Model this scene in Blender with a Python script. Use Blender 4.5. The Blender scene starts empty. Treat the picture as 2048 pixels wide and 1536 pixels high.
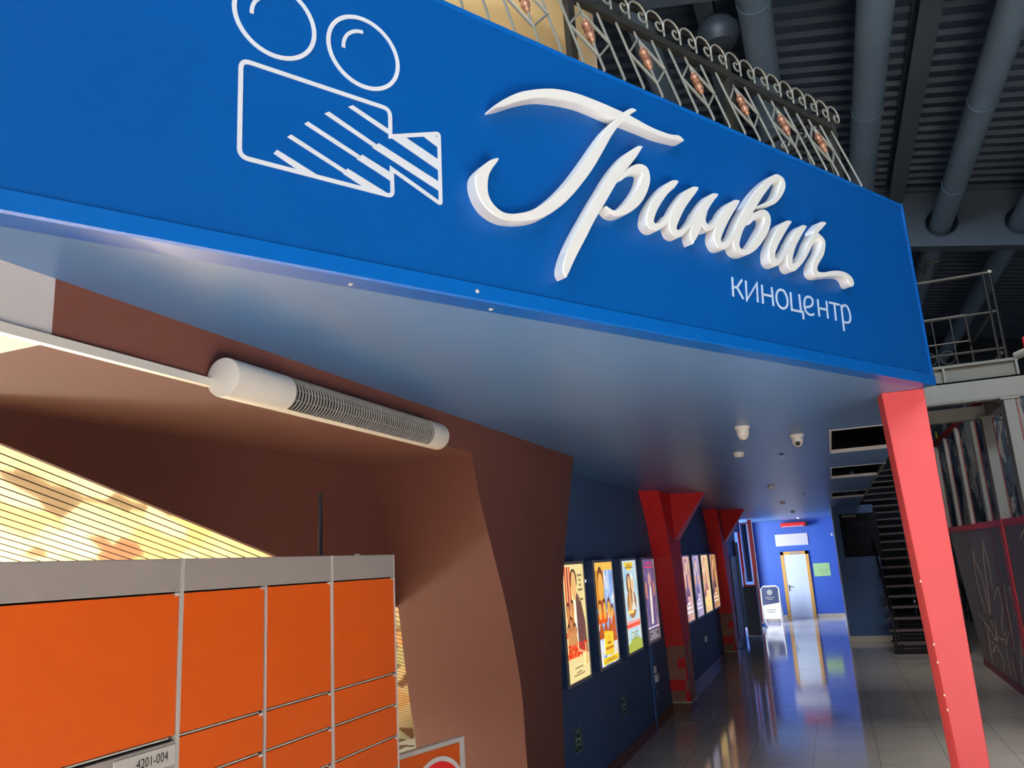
import bpy, bmesh, math, random
from mathutils import Vector, Matrix
random.seed(7)
SC = bpy.context.scene
COL = SC.collection
PI = math.pi

# ------------------------------------------------------------------ camera
def cam_axes(pitch, roll, yaw):
    cy, sy = math.cos(yaw), math.sin(yaw)
    f = Vector((-sy*math.cos(pitch), cy*math.cos(pitch), math.sin(pitch)))
    r = Vector((cy, sy, 0.0)); u = r.cross(f)
    r2 = r*math.cos(roll) + u*math.sin(roll)
    u2 = -r*math.sin(roll) + u*math.cos(roll)
    return r2, u2, f
CR, CU, CF = cam_axes(math.radians(12.77924), math.radians(-3.45745), math.radians(20.72922))
cd = bpy.data.cameras.new('camera'); cam = bpy.data.objects.new('camera', cd); COL.objects.link(cam)
cd.sensor_width = 36.0; cd.lens = 1598.364*36.0/2048.0; cd.clip_start = 0.05; cd.clip_end = 200
cam.matrix_world = Matrix(((CR.x, CU.x, -CF.x, 0), (CR.y, CU.y, -CF.y, 0), (CR.z, CU.z, -CF.z, 2.2), (0, 0, 0, 1)))
SC.camera = cam

# ------------------------------------------------------------------ world, lights, exposure
SC.view_settings.view_transform = 'Standard'; SC.view_settings.look = 'None'
SC.view_settings.gamma = 1.0; SC.view_settings.use_curve_mapping = False
SC.view_settings.exposure = 0.0
w = bpy.data.worlds.new('hall_air'); SC.world = w; w.use_nodes = True
bg = w.node_tree.nodes['Background']; bg.inputs[0].default_value = (0.80, 0.90, 1.0, 1); bg.inputs[1].default_value = 0.18

def area(name, loc, target, sx, sy, power, col, spread=180):
    l = bpy.data.lights.new(name, 'AREA'); l.shape = 'RECTANGLE'; l.size = sx; l.size_y = sy
    l.energy = power; l.color = col; l.spread = math.radians(spread)
    o = bpy.data.objects.new(name, l); COL.objects.link(o); o.location = loc
    d = Vector(target) - Vector(loc); o.rotation_euler = d.to_track_quat('-Z', 'Y').to_euler()
    return o
# daylight of the glazed entrance front behind the photographer
area('daylight_entrance', (0.4, -6.8, 1.3), (-0.4, 4.5, 2.9), 5.0, 2.4, 270, (1.0, 0.97, 0.94))
# added lamp on the unseen entrance floor, bouncing light up to the ceiling
area('sun_on_entrance_floor', (2.6, -0.8, 9.5), (2.6, -0.4, 0), 3.0, 4.0, 1600, (1.0, 0.96, 0.90), 26)
# added fill lamp behind the camera, brightening the roof and its ducts
area('daylight_clerestory', (1.0, -5.0, 8.6), (1.5, 14, 9.6), 9.0, 1.6, 680, (0.72, 0.87, 1.0), 110)
# added fill lamp over the stairs, lifting the floor and right side
area('daylight_stairs', (1.8, 11.5, 9.0), (1.4, 11.5, 0.0), 2.4, 6.0, 330, (1.0, 0.95, 0.90), 140)
# daylight of the side hall behind the brown arch
area('daylight_side_hall', (-7.6, 5.2, 1.1), (-2.0, 4.2, 2.6), 4.5, 2.0, 950, (1.0, 0.82, 0.64))
area('daylight_side_floor', (-6.0, 4.4, 5.8), (-5.6, 4.6, 0), 6.0, 6.0, 420, (1.0, 0.95, 0.90))  # added lamp brightening the floor that the mirror slats reflect
# window at the far end of the corridor, on its left side
area('daylight_far_window', (-3.6, 25.6, 2.3), (0.0, 28.0, 1.0), 1.6, 1.7, 200, (0.86, 0.93, 1.0))

# ------------------------------------------------------------------ materials
def lin(c):
    out = []
    for v in c:
        v /= 255.0
        out.append(v/12.92 if v <= 0.04045 else ((v+0.055)/1.055)**2.4)
    return tuple(out) + (1.0,)
def new_mat(name):
    m = bpy.data.materials.new(name); m.use_nodes = True
    nt = m.node_tree; b = nt.nodes['Principled BSDF']
    return m, nt, b
def mat(name, rgb, rough=0.5, metal=0.0, var=0.06, scale=6.0, bump=0.0, bscale=40.0, spec=0.5, lins=None):
    """plain painted surface with a faint cloudy variation and an optional fine bump"""
    m, nt, b = new_mat(name)
    c = lins + (1.0,) if lins else lin(rgb)
    tc = nt.nodes.new('ShaderNodeTexCoord')
    n = nt.nodes.new('ShaderNodeTexNoise'); n.inputs['Scale'].default_value = scale; n.inputs['Detail'].default_value = 4
    nt.links.new(tc.outputs['Object'], n.inputs['Vector'])
    mx = nt.nodes.new('ShaderNodeMixRGB'); mx.blend_type = 'MIX'
    mx.inputs[1].default_value = tuple(v*(1-var) for v in c[:3]) + (1,)
    mx.inputs[2].default_value = tuple(min(1, v*(1+var)) for v in c[:3]) + (1,)
    nt.links.new(n.outputs['Fac'], mx.inputs[0]); nt.links.new(mx.outputs[0], b.inputs['Base Color'])
    b.inputs['Roughness'].default_value = rough; b.inputs['Metallic'].default_value = metal
    b.inputs['Specular IOR Level'].default_value = spec
    if bump:
        n2 = nt.nodes.new('ShaderNodeTexNoise'); n2.inputs['Scale'].default_value = bscale; n2.inputs['Detail'].default_value = 6
        nt.links.new(tc.outputs['Object'], n2.inputs['Vector'])
        bp = nt.nodes.new('ShaderNodeBump'); bp.inputs['Strength'].default_value = bump; bp.inputs['Distance'].default_value = 0.01
        nt.links.new(n2.outputs['Fac'], bp.inputs['Height']); nt.links.new(bp.outputs[0], b.inputs['Normal'])
    return m
def glow(name, rgb, strength=1.0):
    m, nt, b = new_mat(name)
    b.inputs['Base Color'].default_value = lin(rgb); b.inputs['Emission Color'].default_value = lin(rgb)
    b.inputs['Emission Strength'].default_value = strength; b.inputs['Roughness'].default_value = 0.25
    return m
def ramp(nt, stops):
    r = nt.nodes.new('ShaderNodeValToRGB'); e = r.color_ramp.elements
    while len(e) > 1: e.remove(e[-1])
    for i, (p, c) in enumerate(stops):
        x = e[0] if i == 0 else e.new(p)
        x.position = p; x.color = c
    return r

def floor_mat():
    m, nt, b = new_mat('polished_tile'); tc = nt.nodes.new('ShaderNodeTexCoord')
    mp = nt.nodes.new('ShaderNodeMapping'); mp.inputs['Location'].default_value = (0.49, -12.1, 0)
    br = nt.nodes.new('ShaderNodeTexBrick'); br.offset = 0.0; br.squash = 1.0
    br.inputs['Color1'].default_value = lin((210, 201, 190)); br.inputs['Color2'].default_value = lin((203, 194, 184))
    br.inputs['Mortar'].default_value = lin((150, 142, 134)); br.inputs['Scale'].default_value = 1.0
    br.inputs['Mortar Size'].default_value = 0.004; br.inputs['Brick Width'].default_value = 0.65; br.inputs['Row Height'].default_value = 0.65
    nt.links.new(tc.outputs['Object'], mp.inputs[0]); nt.links.new(mp.outputs[0], br.inputs['Vector'])
    n = nt.nodes.new('ShaderNodeTexNoise'); n.inputs['Scale'].default_value = 3; n.inputs['Detail'].default_value = 5
    nt.links.new(tc.outputs['Object'], n.inputs['Vector'])
    mx = nt.nodes.new('ShaderNodeMixRGB'); mx.blend_type = 'MULTIPLY'; mx.inputs[0].default_value = 0.35
    r = ramp(nt, [(0.3, (0.75, 0.73, 0.7, 1)), (0.7, (1, 1, 1, 1))])
    nt.links.new(n.outputs['Fac'], r.inputs[0]); nt.links.new(br.outputs['Color'], mx.inputs[1]); nt.links.new(r.outputs[0], mx.inputs[2])
    nt.links.new(mx.outputs[0], b.inputs['Base Color'])
    mr = nt.nodes.new('ShaderNodeMapRange'); mr.inputs['To Min'].default_value = 0.05; mr.inputs['To Max'].default_value = 0.12
    nt.links.new(n.outputs['Fac'], mr.inputs[0]); nt.links.new(mr.outputs[0], b.inputs['Roughness'])
    b.inputs['Specular IOR Level'].default_value = 0.6
    return m
def brickred_mat():
    """red paint peeled off a brown block pillar near the floor"""
    m, nt, b = new_mat('peeling_red_pillar'); tc = nt.nodes.new('ShaderNodeTexCoord')
    sp = nt.nodes.new('ShaderNodeSeparateXYZ'); nt.links.new(tc.outputs['Object'], sp.inputs[0])
    ad = nt.nodes.new('ShaderNodeMath'); ad.operation = 'ADD'
    nt.links.new(sp.outputs['X'], ad.inputs[0]); nt.links.new(sp.outputs['Y'], ad.inputs[1])
    cb = nt.nodes.new('ShaderNodeCombineXYZ'); nt.links.new(ad.outputs[0], cb.inputs['X']); nt.links.new(sp.outputs['Z'], cb.inputs['Y'])
    br = nt.nodes.new('ShaderNodeTexBrick'); br.inputs['Scale'].default_value = 1; br.inputs['Brick Width'].default_value = 0.24
    br.inputs['Row Height'].default_value = 0.152; br.inputs['Mortar Size'].default_value = 0.006
    br.inputs['Color1'].default_value = lin((172, 116, 92)); br.inputs['Color2'].default_value = lin((152, 100, 80)); br.inputs['Mortar'].default_value = lin((150, 118, 96))
    nt.links.new(cb.outputs[0], br.inputs['Vector'])
    # paint survives where a blocky noise is high; always painted above 1.2 m
    sn = nt.nodes.new('ShaderNodeVectorMath'); sn.operation = 'SNAP'; sn.inputs[1].default_value = (0.12, 0.152, 1)
    nt.links.new(cb.outputs[0], sn.inputs[0])
    n = nt.nodes.new('ShaderNodeTexNoise'); n.inputs['Scale'].default_value = 5.3; n.inputs['Detail'].default_value = 2
    nt.links.new(sn.outputs[0], n.inputs['Vector'])
    zz = nt.nodes.new('ShaderNodeMapRange'); zz.inputs['From Min'].default_value = 0.9; zz.inputs['From Max'].default_value = 1.25
    nt.links.new(sp.outputs['Z'], zz.inputs[0])
    a2 = nt.nodes.new('ShaderNodeMath'); a2.operation = 'ADD'; nt.links.new(n.outputs['Fac'], a2.inputs[0]); nt.links.new(zz.outputs[0], a2.inputs[1])
    gt = nt.nodes.new('ShaderNodeMath'); gt.operation = 'GREATER_THAN'; gt.inputs[1].default_value = 0.56; nt.links.new(a2.outputs[0], gt.inputs[0])
    mx = nt.nodes.new('ShaderNodeMixRGB'); mx.inputs[2].default_value = lin((228, 26, 30))
    nt.links.new(gt.outputs[0], mx.inputs[0]); nt.links.new(br.outputs['Color'], mx.inputs[1])
    nt.links.new(mx.outputs[0], b.inputs['Base Color']); b.inputs['Roughness'].default_value = 0.55
    return m
def mural_mat():
    """wall painting: pale birds and blossoms, navy patches and black twigs on slate blue"""
    m, nt, b = new_mat('painted_mural'); tc = nt.nodes.new('ShaderNodeTexCoord')
    n = nt.nodes.new('ShaderNodeTexNoise'); n.inputs['Scale'].default_value = 0.9; n.inputs['Detail'].default_value = 5; n.inputs['Distortion'].default_value = 0.7
    nt.links.new(tc.outputs['Object'], n.inputs['Vector'])
    r = ramp(nt, [(0.0, lin((44, 58, 98))), (0.40, lin((46, 60, 100))), (0.42, lin((118, 142, 170))), (0.52, lin((126, 148, 174))), (0.535, lin((80, 86, 94))), (0.55, lin((250, 250, 246))), (0.62, lin((216, 218, 218))), (0.64, lin((252, 252, 248)))])
    nt.links.new(n.outputs['Fac'], r.inputs[0])
    v = nt.nodes.new('ShaderNodeTexVoronoi'); v.feature = 'DISTANCE_TO_EDGE'; v.inputs['Scale'].default_value = 4.5
    n3 = nt.nodes.new('ShaderNodeTexNoise'); n3.inputs['Scale'].default_value = 3
    nt.links.new(tc.outputs['Object'], n3.inputs['Vector'])
    mv = nt.nodes.new('ShaderNodeMixRGB'); mv.inputs[0].default_value = 0.3
    nt.links.new(tc.outputs['Object'], mv.inputs[1]); nt.links.new(n3.outputs['Color'], mv.inputs[2]); nt.links.new(mv.outputs[0], v.inputs['Vector'])
    lt = nt.nodes.new('ShaderNodeMath'); lt.operation = 'LESS_THAN'; lt.inputs[1].default_value = 0.035; nt.links.new(v.outputs['Distance'], lt.inputs[0])
    n2 = nt.nodes.new('ShaderNodeTexNoise'); n2.inputs['Scale'].default_value = 0.5
    nt.links.new(tc.outputs['Object'], n2.inputs['Vector'])
    gt = nt.nodes.new('ShaderNodeMath'); gt.operation = 'GREATER_THAN'; gt.inputs[1].default_value = 0.5; nt.links.new(n2.outputs['Fac'], gt.inputs[0])
    ml = nt.nodes.new('ShaderNodeMath'); ml.operation = 'MULTIPLY'; nt.links.new(lt.outputs[0], ml.inputs[0]); nt.links.new(gt.outputs[0], ml.inputs[1])
    mx = nt.nodes.new('ShaderNodeMixRGB'); mx.inputs[2].default_value = lin((20, 20, 22))
    nt.links.new(ml.outputs[0], mx.inputs[0]); nt.links.new(r.outputs[0], mx.inputs[1]); nt.links.new(mx.outputs[0], b.inputs['Base Color'])
    b.inputs['Roughness'].default_value = 0.7
    return m
def mosaic_mat():
    """pale paving of the side hall with scattered tan, brown and grey-green fields"""
    m, nt, b = new_mat('mosaic_paving'); tc = nt.nodes.new('ShaderNodeTexCoord')
    mp = nt.nodes.new('ShaderNodeMapping'); mp.inputs['Scale'].default_value = (1.3, 0.6, 1)
    nt.links.new(tc.outputs['Object'], mp.inputs[0])
    v = nt.nodes.new('ShaderNodeTexVoronoi'); v.distance = 'CHEBYCHEV'; v.inputs['Scale'].default_value = 3.2
    nt.links.new(mp.outputs[0], v.inputs['Vector'])
    sp = nt.nodes.new('ShaderNodeSeparateColor'); nt.links.new(v.outputs['Color'], sp.inputs[0])
    r = ramp(nt, [(0.0, lin((250, 240, 208))), (0.46, lin((250, 240, 208))), (0.47, lin((244, 206, 158))), (0.66, lin((240, 200, 150))), (0.67, lin((214, 222, 186))), (0.78, lin((226, 230, 204))), (0.81, lin((130, 88, 72))), (0.85, lin((120, 108, 92))), (0.90, lin((252, 246, 226)))])
    r.color_ramp.interpolation = 'CONSTANT'
    nt.links.new(sp.outputs[0], r.inputs[0])
    v2 = nt.nodes.new('ShaderNodeTexVoronoi'); v2.inputs['Scale'].default_value = 7; nt.links.new(mp.outputs[0], v2.inputs['Vector'])
    s2 = nt.nodes.new('ShaderNodeSeparateColor'); nt.links.new(v2.outputs['Color'], s2.inputs[0])
    n = nt.nodes.new('ShaderNodeTexNoise'); n.inputs['Scale'].default_value = 0.7; nt.links.new(tc.outputs['Object'], n.inputs['Vector'])
    g1 = nt.nodes.new('ShaderNodeMath'); g1.operation = 'GREATER_THAN'; g1.inputs[1].default_value = 0.85; nt.links.new(s2.outputs[1], g1.inputs[0])
    g2 = nt.nodes.new('ShaderNodeMath'); g2.operation = 'GREATER_THAN'; g2.inputs[1].default_value = 0.5; nt.links.new(n.outputs['Fac'], g2.inputs[0])
    ml = nt.nodes.new('ShaderNodeMath'); ml.operation = 'MULTIPLY'; nt.links.new(g1.outputs[0], ml.inputs[0]); nt.links.new(g2.outputs[0], ml.inputs[1])
    mx = nt.nodes.new('ShaderNodeMixRGB'); mx.inputs[2].default_value = lin((150, 104, 84))
    nt.links.new(ml.outputs[0], mx.inputs[0]); nt.links.new(r.outputs[0], mx.inputs[1]); nt.links.new(mx.outputs[0], b.inputs['Base Color'])
    b.inputs['Roughness'].default_value = 0.7
    return m
def duct_mat():
    m, nt, b = new_mat('grey_spiral_duct'); tc = nt.nodes.new('ShaderNodeTexCoord')
    wv = nt.nodes.new('ShaderNodeTexWave'); wv.bands_direction = 'Y'; wv.inputs['Scale'].default_value = 2.2; wv.inputs['Distortion'].default_value = 0.3
    nt.links.new(tc.outputs['Object'], wv.inputs['Vector'])
    bp = nt.nodes.new('ShaderNodeBump'); bp.inputs['Strength'].default_value = 0.12; bp.inputs['Distance'].default_value = 0.01
    nt.links.new(wv.outputs['Fac'], bp.inputs['Height']); nt.links.new(bp.outputs[0], b.inputs['Normal'])
    n = nt.nodes.new('ShaderNodeTexNoise'); n.inputs['Scale'].default_value = 1.2; nt.links.new(tc.outputs['Object'], n.inputs['Vector'])
    r = ramp(nt, [(0.3, lin((132, 156, 178))), (0.7, lin((144, 168, 190)))]); nt.links.new(n.outputs['Fac'], r.inputs[0])
    nt.links.new(r.outputs[0], b.inputs['Base Color']); b.inputs['Roughness'].default_value = 0.55
    return m

M = {}
M['fascia'] = mat('blue_sign_panel', None, 0.42, var=0.04, scale=1.5, spec=0.2, lins=(0.0, 0.059, 0.262))
M['trim_blue'] = mat('blue_edge_profile', None, 0.3, var=0.03, lins=(0.0, 0.085, 0.36))
M['soffit'] = mat('blue_satin_ceiling', None, 0.34, var=0.05, scale=0.8, lins=(0.092, 0.195, 0.40))
M['wallblue'] = mat('navy_wall_paint', None, 0.6, var=0.08, scale=2, bump=0.15, lins=(0.044, 0.105, 0.25))
M['wallblue_dark'] = mat('dark_navy_wall_paint', None, 0.6, var=0.08, scale=2, lins=(0.016, 0.028, 0.085))
M['farblue'] = mat('royal_blue_wall', None, 0.6, var=0.05, scale=2, lins=(0.05, 0.13, 0.50))
M['brown'] = mat('brown_plaster', None, 0.75, var=0.10, scale=1.6, bump=0.12, bscale=60, lins=(0.112, 0.034, 0.024))
M['white'] = mat('white_paint', (212, 208, 208), 0.5)
M['whiteplas'] = mat('white_plastic', (232, 228, 220), 0.3)
M['letter'] = mat('white_letter_acrylic', (240, 238, 234), 0.28, var=0.02)
M['vinyl'] = mat('white_vinyl', (222, 226, 234), 0.45, var=0.02)
M['vinylblue'] = mat('pale_blue_vinyl', (196, 214, 238), 0.45, var=0.02)
M['cream'] = mat('cream_plaster', (240, 226, 200), 0.7)
M['floor'] = floor_mat()
M['pillar'] = brickred_mat()
M['redcol'] = mat('coral_red_paint', None, 0.5, var=0.03, scale=2, lins=(0.74, 0.07, 0.076))
M['red'] = mat('red_paint', (222, 30, 34), 0.5)
M['darkred'] = mat('dark_red_paint', (120, 26, 26), 0.55)
M['orange'] = mat('orange_powder_coat', None, 0.42, var=0.03, scale=3, bump=0.05, bscale=300, lins=(0.47, 0.068, 0.0015))
M['lockgrey'] = mat('grey_powder_coat', (124, 118, 118), 0.5, bump=0.05, bscale=300)
M['alu'] = mat('light_aluminium', (206, 204, 202), 0.35, 0.3)
M['dark'] = mat('black_gap', (22, 20, 20), 0.7)
M['chrome'] = mat('chrome', (200, 200, 205), 0.12, 1.0)
M['iron'] = mat('dark_wrought_iron', (58, 58, 56), 0.5, 0.6)
M['ironlight'] = mat('grey_wrought_iron', (150, 148, 138), 0.45, 0.35)
M['ironblack'] = mat('black_iron', (14, 14, 15), 0.45, 0.0)
M['copper'] = mat('aged_copper', (176, 124, 98), 0.4, 0.45, var=0.25, scale=30)
M['duct'] = duct_mat()
M['deck'] = mat('dark_roof_sheet', (64, 80, 102), 0.5, var=0.08)
M['girder'] = mat('blue_grey_steel', (92, 106, 120), 0.55, var=0.08)
M['steel'] = mat('light_grey_steel_paint', (132, 131, 124), 0.55, var=0.05)
M['steeldark'] = mat('shadow_grey_steel_paint', (120, 117, 108), 0.6)
M['panelgrey'] = mat('smoky_brown_panel', (116, 104, 100), 0.55, var=0.12, scale=1.2)
M['chalk'] = mat('chalk_paint', (214, 196, 176), 0.8, var=0.2, scale=8)
M['mural'] = mural_mat()
M['tread'] = mat('rosy_step_edge', (100, 84, 80), 0.6)
M['stairdark'] = mat('black_stair_steel', (34, 30, 30), 0.6)
M['basebrown'] = mat('brown_skirting_tile', (110, 66, 48), 0.4, var=0.15, scale=5)
M['basebeige'] = mat('beige_skirting_tile', (196, 182, 160), 0.4, var=0.1, scale=4)
M['lightbox'] = mat('blue_lightbox_case', None, 0.45, lins=(0.012, 0.05, 0.15))
M['silver'] = mat('silver_poster_frame', (170, 166, 160), 0.35, 0.5)
M['bluepipe'] = mat('blue_conduit', None, 0.5, lins=(0.05, 0.15, 0.42))
M['pine'] = mat('orange_pine_frame', (224, 164, 72), 0.5, var=0.12, scale=12)
M['doorwhite'] = mat('pale_door_leaf', (214, 222, 232), 0.45)
M['green'] = mat('green_notice_paper', (176, 214, 140), 0.6)
M['exitgreen'] = mat('dark_green_sign', (10, 58, 40), 0.5)
M['exitwhite'] = mat('pale_green_print', (176, 214, 190), 0.5)
M['kiosk'] = mat('charcoal_kiosk', (86, 82, 80), 0.5)
M['glass'] = mat('pale_blue_glass_panel', (150, 186, 220), 0.15)
M['orangered'] = mat('orange_red_plastic', (236, 84, 40), 0.4)
M['black'] = mat('black_plastic', (26, 27, 30), 0.4)
M['tan'] = mat('tan_plaster', (226, 184, 122), 0.6, var=0.06, scale=2)
M['fin'] = mat('grey_grille_fin', (166, 164, 160), 0.4, 0.2)
M['yellow'] = mat('yellow_mural_paint', (226, 200, 60), 0.7)
M['lampdark'] = mat('dark_lamp_enamel', (46, 52, 60), 0.5)
M['mirror'] = mat('mirror_slat', (250, 236, 205), 0.05, 0.92, var=0.02)
M['slatgap'] = mat('slat_gap', (122, 96, 70), 0.6)
M['creamfloor'] = mosaic_mat()
M['skypane'] = glow('daylit_pane', (255, 246, 226), 1.5)
M['skypane_far'] = glow('far_daylit_pane', (226, 240, 255), 2.0)
M['darkhall'] = mat('dark_hall_wall', (52, 58, 66), 0.8)
M['darkvoid'] = mat('dark_void_paint', (16, 20, 32), 0.8)  # near-black that stands in for shade in voids and behind the stairs

# ------------------------------------------------------------------ mesh helpers
class MB:
    """collects shapes in world space; build() links them as one mesh object"""
    def __init__(s): s.v = []; s.f = []; s.mi = []
    def add(s, vs, fs, mi=0):
        o = len(s.v); s.v += [tuple(v) for v in vs]; s.f += [tuple(i+o for i in f) for f in fs]; s.mi += [mi]*len(fs); return s
    def box(s, x0, x1, y0, y1, z0, z1, mi=0):
        return s.add([(x0,y0,z0),(x1,y0,z0),(x1,y1,z0),(x0,y1,z0),(x0,y0,z1),(x1,y0,z1),(x1,y1,z1),(x0,y1,z1)],
                     [(3,2,1,0),(4,5,6,7),(0,1,5,4),(1,2,6,5),(2,3,7,6),(3,0,4,7)], mi)
    def obox(s, o, ex, ey, ez, mi=0):
        """box from corner o along three edge vectors"""
        o, ex, ey, ez = map(Vector, (o, ex, ey, ez))
        return s.add([o, o+ex, o+ex+ey, o+ey, o+ez, o+ex+ez, o+ex+ey+ez, o+ey+ez],
                     [(3,2,1,0),(4,5,6,7),(0,1,5,4),(1,2,6,5),(2,3,7,6),(3,0,4,7)], mi)
    def prism(s, pts, d, mi=0):
        pts = [Vector(p) for p in pts]; d = Vector(d); n = len(pts)
        return s.add(pts + [p+d for p in pts], [tuple(range(n))[::-1], tuple(range(n, 2*n))] + [(i, (i+1) % n, n+(i+1) % n, n+i) for i in range(n)], mi)
    def loft(s, A, B, mi=0, caps=True):
        n = len(A)
        fs = [(i, (i+1) % n, n+(i+1) % n, n+i) for i in range(n)]
        if caps: fs += [tuple(range(n))[::-1], tuple(range(n, 2*n))]
        return s.add(list(A)+list(B), fs, mi)
    def tube(s, path, r, seg=8, mi=0, closed=False):
        P = [Vector(p) for p in path]; n = len(P); rr = r if isinstance(r, (list, tuple)) else [r]*n
        rings = []; ref = None
        for i, p in enumerate(P):
            a = P[(i-1) % n] if (closed or i > 0) else p
            b = P[(i+1) % n] if (closed or i < n-1) else p
            t = (b-a).normalized()
            if ref is None:
                ref = t.orthogonal().normalized()
            ref = (ref - t*ref.dot(t))
            if ref.length < 1e-6: ref = t.orthogonal()
            ref.normalize(); q = t.cross(ref)
            rings.append([p + (ref*math.cos(2*PI*k/seg) + q*math.sin(2*PI*k/seg))*rr[i] for k in range(seg)])
        vs = [v for R in rings for v in R]; fs = []
        for i in range(n if closed else n-1):
            j = (i+1) % n
            for k in range(seg):
                k2 = (k+1) % seg
                fs.append((i*seg+k, i*seg+k2, j*seg+k2, j*seg+k))
        if not closed: fs += [tuple(range(seg))[::-1], tuple((n-1)*seg+k for k in range(seg))]
        return s.add(vs, fs, mi)
    def lathe(s, base, prof, axis=(0,0,1), seg=20, mi=0):
        """prof: list of (radius, distance along axis)"""
        ax = Vector(axis).normalized(); a = ax.orthogonal().normalized(); b = ax.cross(a); base = Vector(base)
        vs = []; fs = []; n = len(prof)
        for r, h in prof:
            for k in range(seg):
                t = 2*PI*k/seg; vs.append(base + ax*h + (a*math.cos(t) + b*math.sin(t))*max(r, 1e-4))
        for i in range(n-1):
            for k in range(seg):
                k2 = (k+1) % seg; fs.append((i*seg+k, i*seg+k2, (i+1)*seg+k2, (i+1)*seg+k))
        fs += [tuple(range(seg))[::-1], tuple((n-1)*seg+k for k in range(seg))]
        return s.add(vs, fs, mi)
    def build(s, name, mats, parent=None, smooth=False, bevel=0.0):
        me = bpy.data.meshes.new(name)
        org = ROOT_LOC.get(parent.name, Vector()) if parent else Vector()
        me.from_pydata([tuple(Vector(v)-org) for v in s.v], [], s.f); me.update()
        for m in (mats if isinstance(mats, (list, tuple)) else [mats]): me.materials.append(m)
        for p, mi in zip(me.polygons, s.mi): p.material_index = mi; p.use_smooth = smooth
        bm = bmesh.new(); bm.from_mesh(me)
        bmesh.ops.recalc_face_normals(bm, faces=bm.faces); bm.to_mesh(me); bm.free()
        o = bpy.data.objects.new(name, me); COL.objects.link(o)
        if parent:
            o.parent = parent; ROOT_LOC[o.name] = org
        if bevel:
            b = o.modifiers.new('bevel', 'BEVEL'); b.width = bevel; b.segments = 2; b.limit_method = 'ANGLE'; b.angle_limit = math.radians(40)
        if smooth:
            try: me.set_sharp_from_angle(angle=math.radians(40))
            except Exception: pass
        return o
ROOT_LOC = {}
def tag(o, label, cat, group=None):
    o['label'] = label; o['category'] = cat
    if group: o['group'] = group
    return o
def thing(name, label, cat, loc=(0, 0, 0), group=None):
    o = bpy.data.objects.new(name, None); COL.objects.link(o); o.location = loc; o.empty_display_size = 0.1
    ROOT_LOC[o.name] = Vector(loc); return tag(o, label, cat, group)
def struct(o):
    o['kind'] = 'structure'; return o
def copy_thing(root, loc, label, group=None):
    """copy of a thing with copies of its parts and sub-parts"""
    r = root.copy(); COL.objects.link(r); r.location = loc; r['label'] = label; ROOT_LOC[r.name] = Vector(loc)
    if group: r['group'] = group
    for ch in list(root.children):
        c = ch.copy(); COL.objects.link(c); c.parent = r
        for g in ch.children:
            d = g.copy(); COL.objects.link(d); d.parent = c
    return r
def text_polys(txt, size, font_scale_x=1.0, bold=0.0):
    """flat mesh of a piece of lettering in its own xy plane: verts, faces, width"""
    cu = bpy.data.curves.new('lettering', 'FONT'); cu.body = txt; cu.size = size; cu.offset = bold; cu.resolution_u = 3
    o = bpy.data.objects.new('lettering', cu); COL.objects.link(o)
    dg = bpy.context.evaluated_depsgraph_get(); me = bpy.data.meshes.new_from_object(o.evaluated_get(dg))
    vs = [(v.co.x*font_scale_x, v.co.y) for v in me.vertices]; fs = [tuple(p.vertices) for p in me.polygons]
    bpy.data.objects.remove(o); bpy.data.curves.remove(cu); bpy.data.meshes.remove(me)
    wd = (min(v[0] for v in vs), max(v[0] for v in vs), min(v[1] for v in vs), max(v[1] for v in vs)) if vs else (0, 0, 0, 0)
    return vs, fs, wd
def spline(P, n=6, closed=False):
    """Catmull-Rom through points given as tuples"""
    P = [Vector(p) for p in P]; out = []; m = len(P)
    rng = range(m) if closed else range(m-1)
    for i in rng:
        p0 = P[(i-1) % m] if (closed or i > 0) else P[i]; p1 = P[i]; p2 = P[(i+1) % m]
        p3 = P[(i+2) % m] if (closed or i+2 < m) else p2
        for k in range(n):
            t = k/n
            out.append(0.5*((2*p1) + (p2-p0)*t + (2*p0-5*p1+4*p2-p3)*t*t + (3*p1-p0-3*p2+p3)*t**3))
    if not closed: out.append(P[-1])
    return out

C = 3.12                                   # height of the blue ceiling
FA = math.radians(31.22124)
FS = Vector((math.sin(FA), math.cos(FA), 0)); FN = Vector((math.cos(FA), -math.sin(FA), 0)); FO = Vector((0.707, 5.383, C))
def F(s, z, d=0.0):
    """point of the sign wall: s along it (0 = right end), z above its lower edge, d in front of it"""
    return FO + FS*s + FN*d + Vector((0, 0, z))

# ================================================================== SETTING
fl = MB(); fl.box(-2.5, 6.5, -9, 34, -0.1, 0); fl.box(-2.97, -2.5, -9, 34, -0.1, 0)
struct(fl.build('floor', M['floor']))
b = MB(); b.box(-12, -2.98, -3, 16, -0.1, 0.002); struct(b.build('floor_side', M['creamfloor']))  # floor pattern invented for its reflection in the mirror slats

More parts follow.
